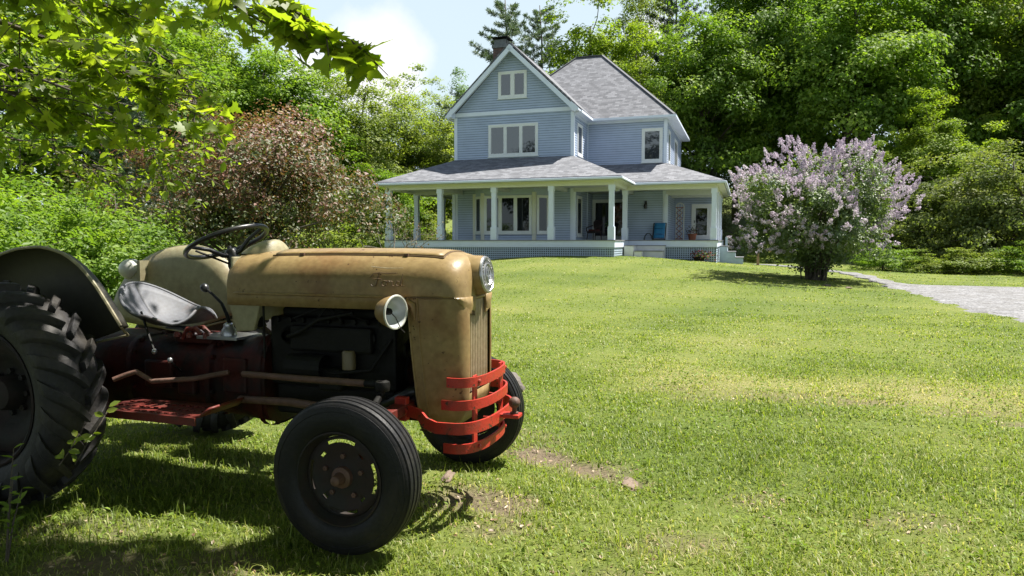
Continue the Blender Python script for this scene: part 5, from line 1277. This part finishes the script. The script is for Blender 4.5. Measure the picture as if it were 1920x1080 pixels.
def tree_near(name, label, base, trunk_pts, tr_r, boughs, canopy, mat, shape, lsz, can_n, can_s):
    t = empty(name, base, 0, label, 'tree'); mb = MB(); PL = []; NL = []; SL_ = []
    bs_ = np.array(base); mb.tube(trunk_pts, tr_r, 12)
    for b_ in boughs: bough(mb, PL, NL, SL_, **b_)
    for c0, rad3, n in canopy:
        c0 = np.array(c0); q = r.normal(size=(n, 3)); q /= np.linalg.norm(q, axis=1, keepdims=True); q *= r.random((n, 1))**.4
        for p in q: PL.append(c0+p*np.array(rad3)); NL.append(np.array((0, 0, .8))+r.normal(size=3)*.45); SL_.append(lsz*(.6+.7*r.random()))
        tp_ = np.array(trunk_pts[-2]); mb.tube([tp_, tp_+(c0-tp_)*.5+np.array((0, 0, .3)), c0], [.05, .035, .012], 6, cap=False)
        for k in range(5): mb.tube([c0, c0+r.normal(size=3)*np.array(rad3)*.45], [.01, .004], 4, cap=False)
    P = np.array(PL)-bs_; al = np.stack([r.normal(size=len(P))*.6, r.normal(size=len(P))*.6, -.55+.25*r.random(len(P))], 1)
    mb.V = [tuple(np.array(v)-bs_) for v in mb.V]
    mb.build('trunk', M_BARK, t, smooth=60, fix=False)
    link('crown', leaves('crown', P, np.array(NL), np.array(SL_), mat, shape, np.clip(.5+.25*r.normal(size=len(P)), 0, 1), r, along=al*2.2), t)
    return t
T0 = (-5.4, 2.0, float(gz(-5.4, 2.0)))
tree_near('maple_tree', 'near maple with large lobed leaves hanging into the top left over the tractor', T0,
    [(-5.4, 2.0, -.2), (-5.35, 2.05, 1.5), (-5.2, 2.2, 3.0), (-4.9, 2.5, 4.4), (-4.4, 2.9, 5.6), (-3.6, 3.4, 6.2)], [.24, .2, .18, .15, .11, .06],
    [dict(pts=[(-5.2, 2.2, 3.0), P3(-200, -420, 2.9), P3(150, -160, 2.8), P3(390, -60, 2.7), P3(520, 10, 2.65), P3(600, 55, 2.6), P3(642, 78, 2.6)], r0=.018, ntw=30, tl=.19, lsz=.10, per=4, spread=.55),
     dict(pts=[P3(150, -160, 2.8), P3(280, -50, 3.0), P3(420, 10, 3.2), P3(520, 60, 3.3)], r0=.01, ntw=20, tl=.18, lsz=.10, per=3),
     dict(pts=[(-5.2, 2.2, 3.0), P3(-380, -160, 3.2), P3(-60, 20, 3.5), P3(130, 90, 3.7), P3(260, 150, 3.9), P3(330, 200, 4.0)], r0=.02, ntw=70, tl=.36, lsz=.078, per=10),
     dict(pts=[(-5.35, 2.05, 1.8), P3(-420, 60, 3.0), P3(-120, 130, 3.3), P3(40, 180, 3.5), P3(150, 215, 3.7)], r0=.02, ntw=56, tl=.34, lsz=.078, per=9),
     dict(pts=[P3(-380, -160, 3.2), P3(-100, -60, 3.6), P3(120, 0, 4.0), P3(300, 40, 4.3)], r0=.015, ntw=50, tl=.4, lsz=.078, per=9)],
    [((-2.4, 4.3, 4.7), (.8, .8, .4), 120), ((-1.35, 4.7, 4.9), (.75, .8, .4), 120), ((-.4, 4.35, 4.8), (.7, .7, .35), 105), ((-3.4, 4.0, 4.5), (.8, .8, .4), 130), ((-1.2, 3.4, 4.7), (.75, .6, .35), 110), ((-.2, 3.2, 4.6), (.6, .45, .3), 75), ((-2.4, 3.2, 4.4), (.8, .7, .4), 120), ((-1.9, 5.6, 5.0), (.8, .8, .4), 110), ((-3.4, 5.4, 5.0), (.9, .9, .4), 130), ((-.9, 2.3, 4.5), (.7, .5, .3), 90), ((-2.2, 2.2, 4.3), (.8, .6, .3), 100), ((-.15, 3.6, 4.5), (.6, .3, .25), 150), ((-1.1, 3.5, 4.5), (.6, .4, .25), 130), ((.45, 3.62, 4.5), (.5, .22, .2), 150), ((-.6, 3.75, 4.5), (.7, .25, .2), 170), ((.65, 3.25, 4.5), (.5, .25, .25), 90), ((-1.8, 1.2, 4.3), (.9, .7, .3), 120)]
     + [((x_+.2*(k_ % 2), y_, 4.5+.25*math.sin(x_*3+y_)), (.72, .45, .28), 150) for k_, (x_, y_) in enumerate([(a, b) for a in np.arange(-1.6, 4.6, .9) for b in (.7, 1.4, 2.1, 2.8) if not (b > 2.5 and -.3 < a < 1.1)])],  # unseen leaf clumps added overhead to shade the ground and block sky fill
    M_MAPLE, 'maple', .115, 0, 0)
T1 = (-8.2, 6.2, float(gz(-8.2, 6.2)))
tree_near('beech_tree', 'near beech with small oval leaves on long arching boughs at upper left', T1,
    [(-8.2, 6.2, -.2), (-8.1, 6.2, 2), (-7.9, 6.2, 4), (-7.5, 6.1, 6), (-7, 6, 8)], [.2, .17, .14, .1, .04],
    [dict(pts=[(-7.9, 6.2, 4), P3(-250, -120, 6.0), P3(60, -20, 5.7), P3(240, 60, 5.4), P3(340, 130, 5.2), P3(385, 210, 5.1)], r0=.02, ntw=90, tl=.45, lsz=.075, per=8),
     dict(pts=[(-8.1, 6.2, 2.4), P3(-250, 60, 6.2), P3(0, 120, 6.0), P3(160, 180, 5.8), P3(260, 250, 5.6), P3(310, 300, 5.5)], r0=.02, ntw=90, tl=.5, lsz=.075, per=8),
     dict(pts=[(-8.1, 6.2, 2), P3(-250, 220, 6.4), P3(-20, 250, 6.2), P3(110, 280, 6.0), P3(215, 330, 5.9)], r0=.018, ntw=80, tl=.5, lsz=.075, per=8),
     dict(pts=[(-7.5, 6.1, 6), P3(-100, -160, 6), P3(200, -60, 5.8), P3(420, 0, 5.6), P3(520, 60, 5.5)], r0=.03, ntw=50, tl=.4, lsz=.075, per=7),
     dict(pts=[(-7.9, 6.2, 3.4), P3(-200, 0, 6.6), P3(60, 70, 6.5), P3(200, 120, 6.5), P3(300, 170, 6.4)], r0=.03, ntw=50, tl=.55, lsz=.075, per=8)],
    [], M_BEECH, 'oval', .075, 0, 0)

# sprig by the near rear wheel, creeper on its tyre, tufts
r = np.random.default_rng(51)
def sprig(x, y, h, label, name='seedling', n=5, lsz=.05, mat=None, lean=(.1, 0)):
    t = empty(name, (x, y, float(gz(x, y))), 0, label, 'plant'); mb = MB(); P = []; N = []; A = []
    for k in range(n):
        a = r.random()*6.28; e_ = np.array((lean[0]+.25*h*math.cos(a)*r.random(), lean[1]+.2*h*math.sin(a)*r.random(), h*(.6+.5*r.random())))
        mb.tube([(0, 0, -.02), e_*.5+np.array((0, 0, .03)), e_], [.005, .004, .002], 5, cap=False)
        for j in range(9):
            s_ = .35+.65*j/8; d = unit((math.cos(j*2.4), math.sin(j*2.4), .45)); P.append(e_*s_); N.append(np.array((0, 0, 1))-d*.3+r.normal(size=3)*.2); A.append(d)
    mb.build('stem', M_BARK, t, smooth=60, fix=False)
    link('leaves', leaves('leaves', np.array(P), np.array(N), lsz*(.7+.6*r.random(len(P))), mat or M_CLOVER, 'oval', r.random(len(P)), r, along=np.array(A)*3), t)
sprig(-2.22, 2.95, .5, 'leafy seedling standing in the shade beside the near rear wheel', n=3, lsz=.055, lean=(.06, 0))
t = empty('creeper', (-1.95, 3.5, 0), 0, 'thin yellow green creeper clinging to the near rear tyre', 'vine'); mb = MB(); P = []; A = []
def tl(x, y, z): return np.array((TO[0]+x*math.cos(TH)+y*math.sin(TH), TO[1]-x*math.sin(TH)+y*math.cos(TH), TO[2]+z))
o_ = np.array((-1.95, 3.5, 0))
path = [tl(-1.52, -.83, .30), tl(-1.47, -.80, .40), tl(-1.44, -.74, .50), tl(-1.435, -.68, .58)]
path2 = [tl(-1.47, -.80, .40), tl(-1.45, -.86, .47), tl(-1.46, -.9, .40), tl(-1.5, -.93, .33)]
for q in (path, path2):
    mb.tube([p-o_ for p in q], .003, 5)
    for i in range(len(q)-1):
        for j in range(3): P.append(q[i]+(q[i+1]-q[i])*r.random()-o_+np.array((.0, -.012, 0))); A.append(r.normal(size=3))
mb.build('stem', M_BARK, t, fix=False)
link('leaves', leaves('leaves', np.array(P), np.array([(.4, -.8, .6)]*len(P))+r.normal(size=(len(P), 3))*.3, .035+.025*r.random(len(P)), M_BEECH, 'oval', None, r, along=np.array(A)*2), t)

# unseen trees added behind the camera, dark to cut fill light; panes mirror them
r = np.random.default_rng(61); P = []; N = []; sz = []; va = []
for k in range(9):
    p_, n_, s_, v_, c_ = crown(r, 4.2, 4.6, 8.4, 110, 75, 1.3, .5, .42, k, .2, 2.2, 0, .1, .8, .2)
    o_ = np.array((-26+k*5.2+r.normal(), -4.6-.8*r.random(), 0)); P.append(p_+o_); N.append(n_); sz.append(s_); va.append(v_)
tag(link('treeline', leaves('treeline', np.concatenate(P), np.concatenate(N), np.concatenate(sz), leafmat('treeline_leaf', [(0, (.008, .016, .007)), (1, (.018, .03, .012))], .1, gloss=.02, tcol=1), 'rhomb', np.concatenate(va), r)), 'unseen dark line of trees added behind the camera, mirrored in the windows', None, kind='stuff')

# stones and the exposed root
def stone(name, x, y, s, label, mat, cat='stone', seed=1, dz=-.3):
    r = np.random.default_rng(seed); bm = bmesh.new(); bmesh.ops.create_icosphere(bm, subdivisions=4, radius=1)
    ph = r.random(9)*6
    for v in bm.verts:
        c = v.co.copy(); k = 1+.16*math.sin(c.x*3.1+ph[0])*math.sin(c.y*2.7+ph[1])+.1*math.sin(c.z*5+ph[2]+c.x*4)+.06*math.sin(c.x*11+ph[3])*math.sin(c.y*9+ph[4])+.03*math.sin(c.z*17+c.y*13)
        v.co = Vector((c.x*s[0]*k, c.y*s[1]*k, c.z*s[2]*k))
    me = bpy.data.meshes.new(name); bm.to_mesh(me); bm.free(); me.materials.append(mat); me.polygons.foreach_set('use_smooth', [True]*len(me.polygons))
    o = link(name, me, None, (x, y, float(gz(x, y))+dz*s[2])); o.rotation_euler = (0, 0, r.random()*3); return tag(o, label, cat)
M_ROCK = principled('grey_rock', (.15, .135, .125), .9, scale=9, col2=(.12, .1, .09), thr=(.45, .65), bump=.7, bscale=18)
M_ROCKP = principled('pink_rock', (.2, .15, .115), .9, scale=7, col2=(.13, .095, .07), thr=(.45, .7), bump=.5, bscale=25)
stone('rock', -.02, 6.5, (.13, .16, .15), 'rough grey rock behind the far front wheel', M_ROCK, 'rock', 3, .1)
stone('flat_stone', .70, 4.02, (.13, .05, .02), 'flat pinkish stone showing through the grass right of the bumper', M_ROCKP, seed=4)
stone('flat_stone', -.38, 4.05, (.035, .09, .03), 'small pale stone on bare soil between the front wheels', M_ROCKP, seed=5, dz=0)
stone('flat_stone', px(1552, 19.5), 19.5, (.13, .08, .04), 'pale flat stone in the lawn below the lilac', M_ROCKP, seed=6, dz=.3)
stone('flat_stone', px(1593, 18.9), 18.9, (.16, .08, .035), 'second pale flat stone in the lawn, nearer the gravel path', M_ROCKP, seed=8, dz=.3)

# ------------------------------------------------------------------ light, sky, camera
SUN_EL, SUN_AZ = rad(64), math.atan2(.97, .30)      # azimuth clockwise from +Y
sd_ = np.array((math.sin(SUN_AZ)*math.cos(SUN_EL), math.cos(SUN_AZ)*math.cos(SUN_EL), math.sin(SUN_EL)))
L_ = bpy.data.lights.new('sun', 'SUN'); L_.energy = 5.0; L_.angle = rad(.53); L_.color = (1, .955, .87)
so = bpy.data.objects.new('sun', L_); COL.objects.link(so); so.rotation_euler = Vector(-sd_).to_track_quat('-Z', 'Y').to_euler(); so.location = (10, 0, 40)
w = bpy.data.worlds.new('World'); S.world = w; w.use_nodes = True; N = w.node_tree.nodes; Lk = w.node_tree.links; N.clear()
out = N.new('ShaderNodeOutputWorld'); bg_ = N.new('ShaderNodeBackground'); sk = N.new('ShaderNodeTexSky'); sk.sky_type = 'NISHITA'; sk.sun_disc = False
sk.sun_elevation = SUN_EL; sk.sun_rotation = SUN_AZ; sk.air_density = 1.0; sk.dust_density = 1.2; sk.ozone_density = 1.0
bg_.inputs['Strength'].default_value = .05
tc = N.new('ShaderNodeTexCoord'); nz = N.new('ShaderNodeVectorMath'); nz.operation = 'NORMALIZE'; Lk.new(tc.outputs['Generated'], nz.inputs[0])
no = N.new('ShaderNodeTexNoise'); no.inputs['Scale'].default_value = 5.5; no.inputs['Detail'].default_value = 8; no.inputs['Roughness'].default_value = .55; Lk.new(nz.outputs[0], no.inputs['Vector'])
tot = None
for p, q, rad_, amp in ((715, 150, .115, 1.0), (610, 190, .10, .9), (775, 160, .06, .7), (1215, 70, .07, .8), (330, 60, .16, .5)):
    d = unit(P3(p, q, 1.0)-np.array((0, 0, 1.42)))
    ds = N.new('ShaderNodeVectorMath'); ds.operation = 'DISTANCE'; Lk.new(nz.outputs[0], ds.inputs[0]); ds.inputs[1].default_value = tuple(d)
    mr = N.new('ShaderNodeMapRange'); mr.inputs['From Min'].default_value = 0; mr.inputs['From Max'].default_value = rad_; mr.inputs['To Min'].default_value = amp; mr.inputs['To Max'].default_value = 0; Lk.new(ds.outputs['Value'], mr.inputs['Value'])
    if tot is None: tot = mr.outputs[0]
    else:
        mm = N.new('ShaderNodeMath'); mm.operation = 'MAXIMUM'; Lk.new(tot, mm.inputs[0]); Lk.new(mr.outputs[0], mm.inputs[1]); tot = mm.outputs[0]
ma = N.new('ShaderNodeMath'); ma.operation = 'MULTIPLY_ADD'; ma.inputs[1].default_value = 1.5; ma.inputs[2].default_value = -.75; Lk.new(no.outputs['Fac'], ma.inputs[0])
sm = N.new('ShaderNodeMath'); sm.operation = 'ADD'; Lk.new(ma.outputs[0], sm.inputs[0]); Lk.new(tot, sm.inputs[1])
cr_ = ramp(N, [(.2, (0, 0, 0)), (.62, (1, 1, 1))]); Lk.new(sm.outputs[0], cr_.inputs['Fac'])
# thin veil of high haze cloud everywhere, soft
sx_ = N.new('ShaderNodeSeparateXYZ'); Lk.new(nz.outputs[0], sx_.inputs[0])
n2 = N.new('ShaderNodeTexNoise'); n2.inputs['Scale'].default_value = 1.6; n2.inputs['Detail'].default_value = 5; Lk.new(nz.outputs[0], n2.inputs['Vector'])
n3 = N.new('ShaderNodeMath'); n3.operation = 'MULTIPLY_ADD'; n3.inputs[1].default_value = .22; Lk.new(n2.outputs['Fac'], n3.inputs[0]); Lk.new(sx_.outputs['Z'], n3.inputs[2])
r2 = ramp(N, [(.1, (.95, .95, .95)), (.46, (.86, .86, .86)), (.68, (.15, .15, .15)), (1, (.02, .02, .02))]); Lk.new(n3.outputs[0], r2.inputs['Fac'])
mxv = N.new('ShaderNodeMix'); mxv.data_type = 'RGBA'; Lk.new(r2.outputs['Color'], mxv.inputs[0]); Lk.new(sk.outputs[0], mxv.inputs[6]); mxv.inputs[7].default_value = (6.6, 7.9, 8.6, 1)
mxc = N.new('ShaderNodeMix'); mxc.data_type = 'RGBA'; Lk.new(cr_.outputs['Color'], mxc.inputs[0]); Lk.new(mxv.outputs[2], mxc.inputs[6]); mxc.inputs[7].default_value = (9.5, 9.5, 9.5, 1)
Lk.new(mxc.outputs[2], bg_.inputs['Color']); Lk.new(bg_.outputs[0], out.inputs[0])
cam = bpy.data.cameras.new('camera'); cam.sensor_width = 36; cam.lens = 36*1300/1920; cam.clip_end = 2000; cam.clip_start = .05
co = bpy.data.objects.new('camera', cam); COL.objects.link(co); co.location = (0, 0, 1.42); co.rotation_euler = (PI/2-math.atan(88/1300), 0, 0); S.camera = co
S.view_settings.view_transform = 'Standard'; S.view_settings.look = 'None'; S.view_settings.gamma = 1; S.view_settings.exposure = 1.32
S.cycles.max_bounces = 7; S.cycles.diffuse_bounces = 3; S.cycles.glossy_bounces = 3; S.cycles.transmission_bounces = 3; S.cycles.use_denoising = True; S.cycles.denoiser = 'OPENIMAGEDENOISE'; S.cycles.denoising_input_passes = 'RGB_ALBEDO_NORMAL'
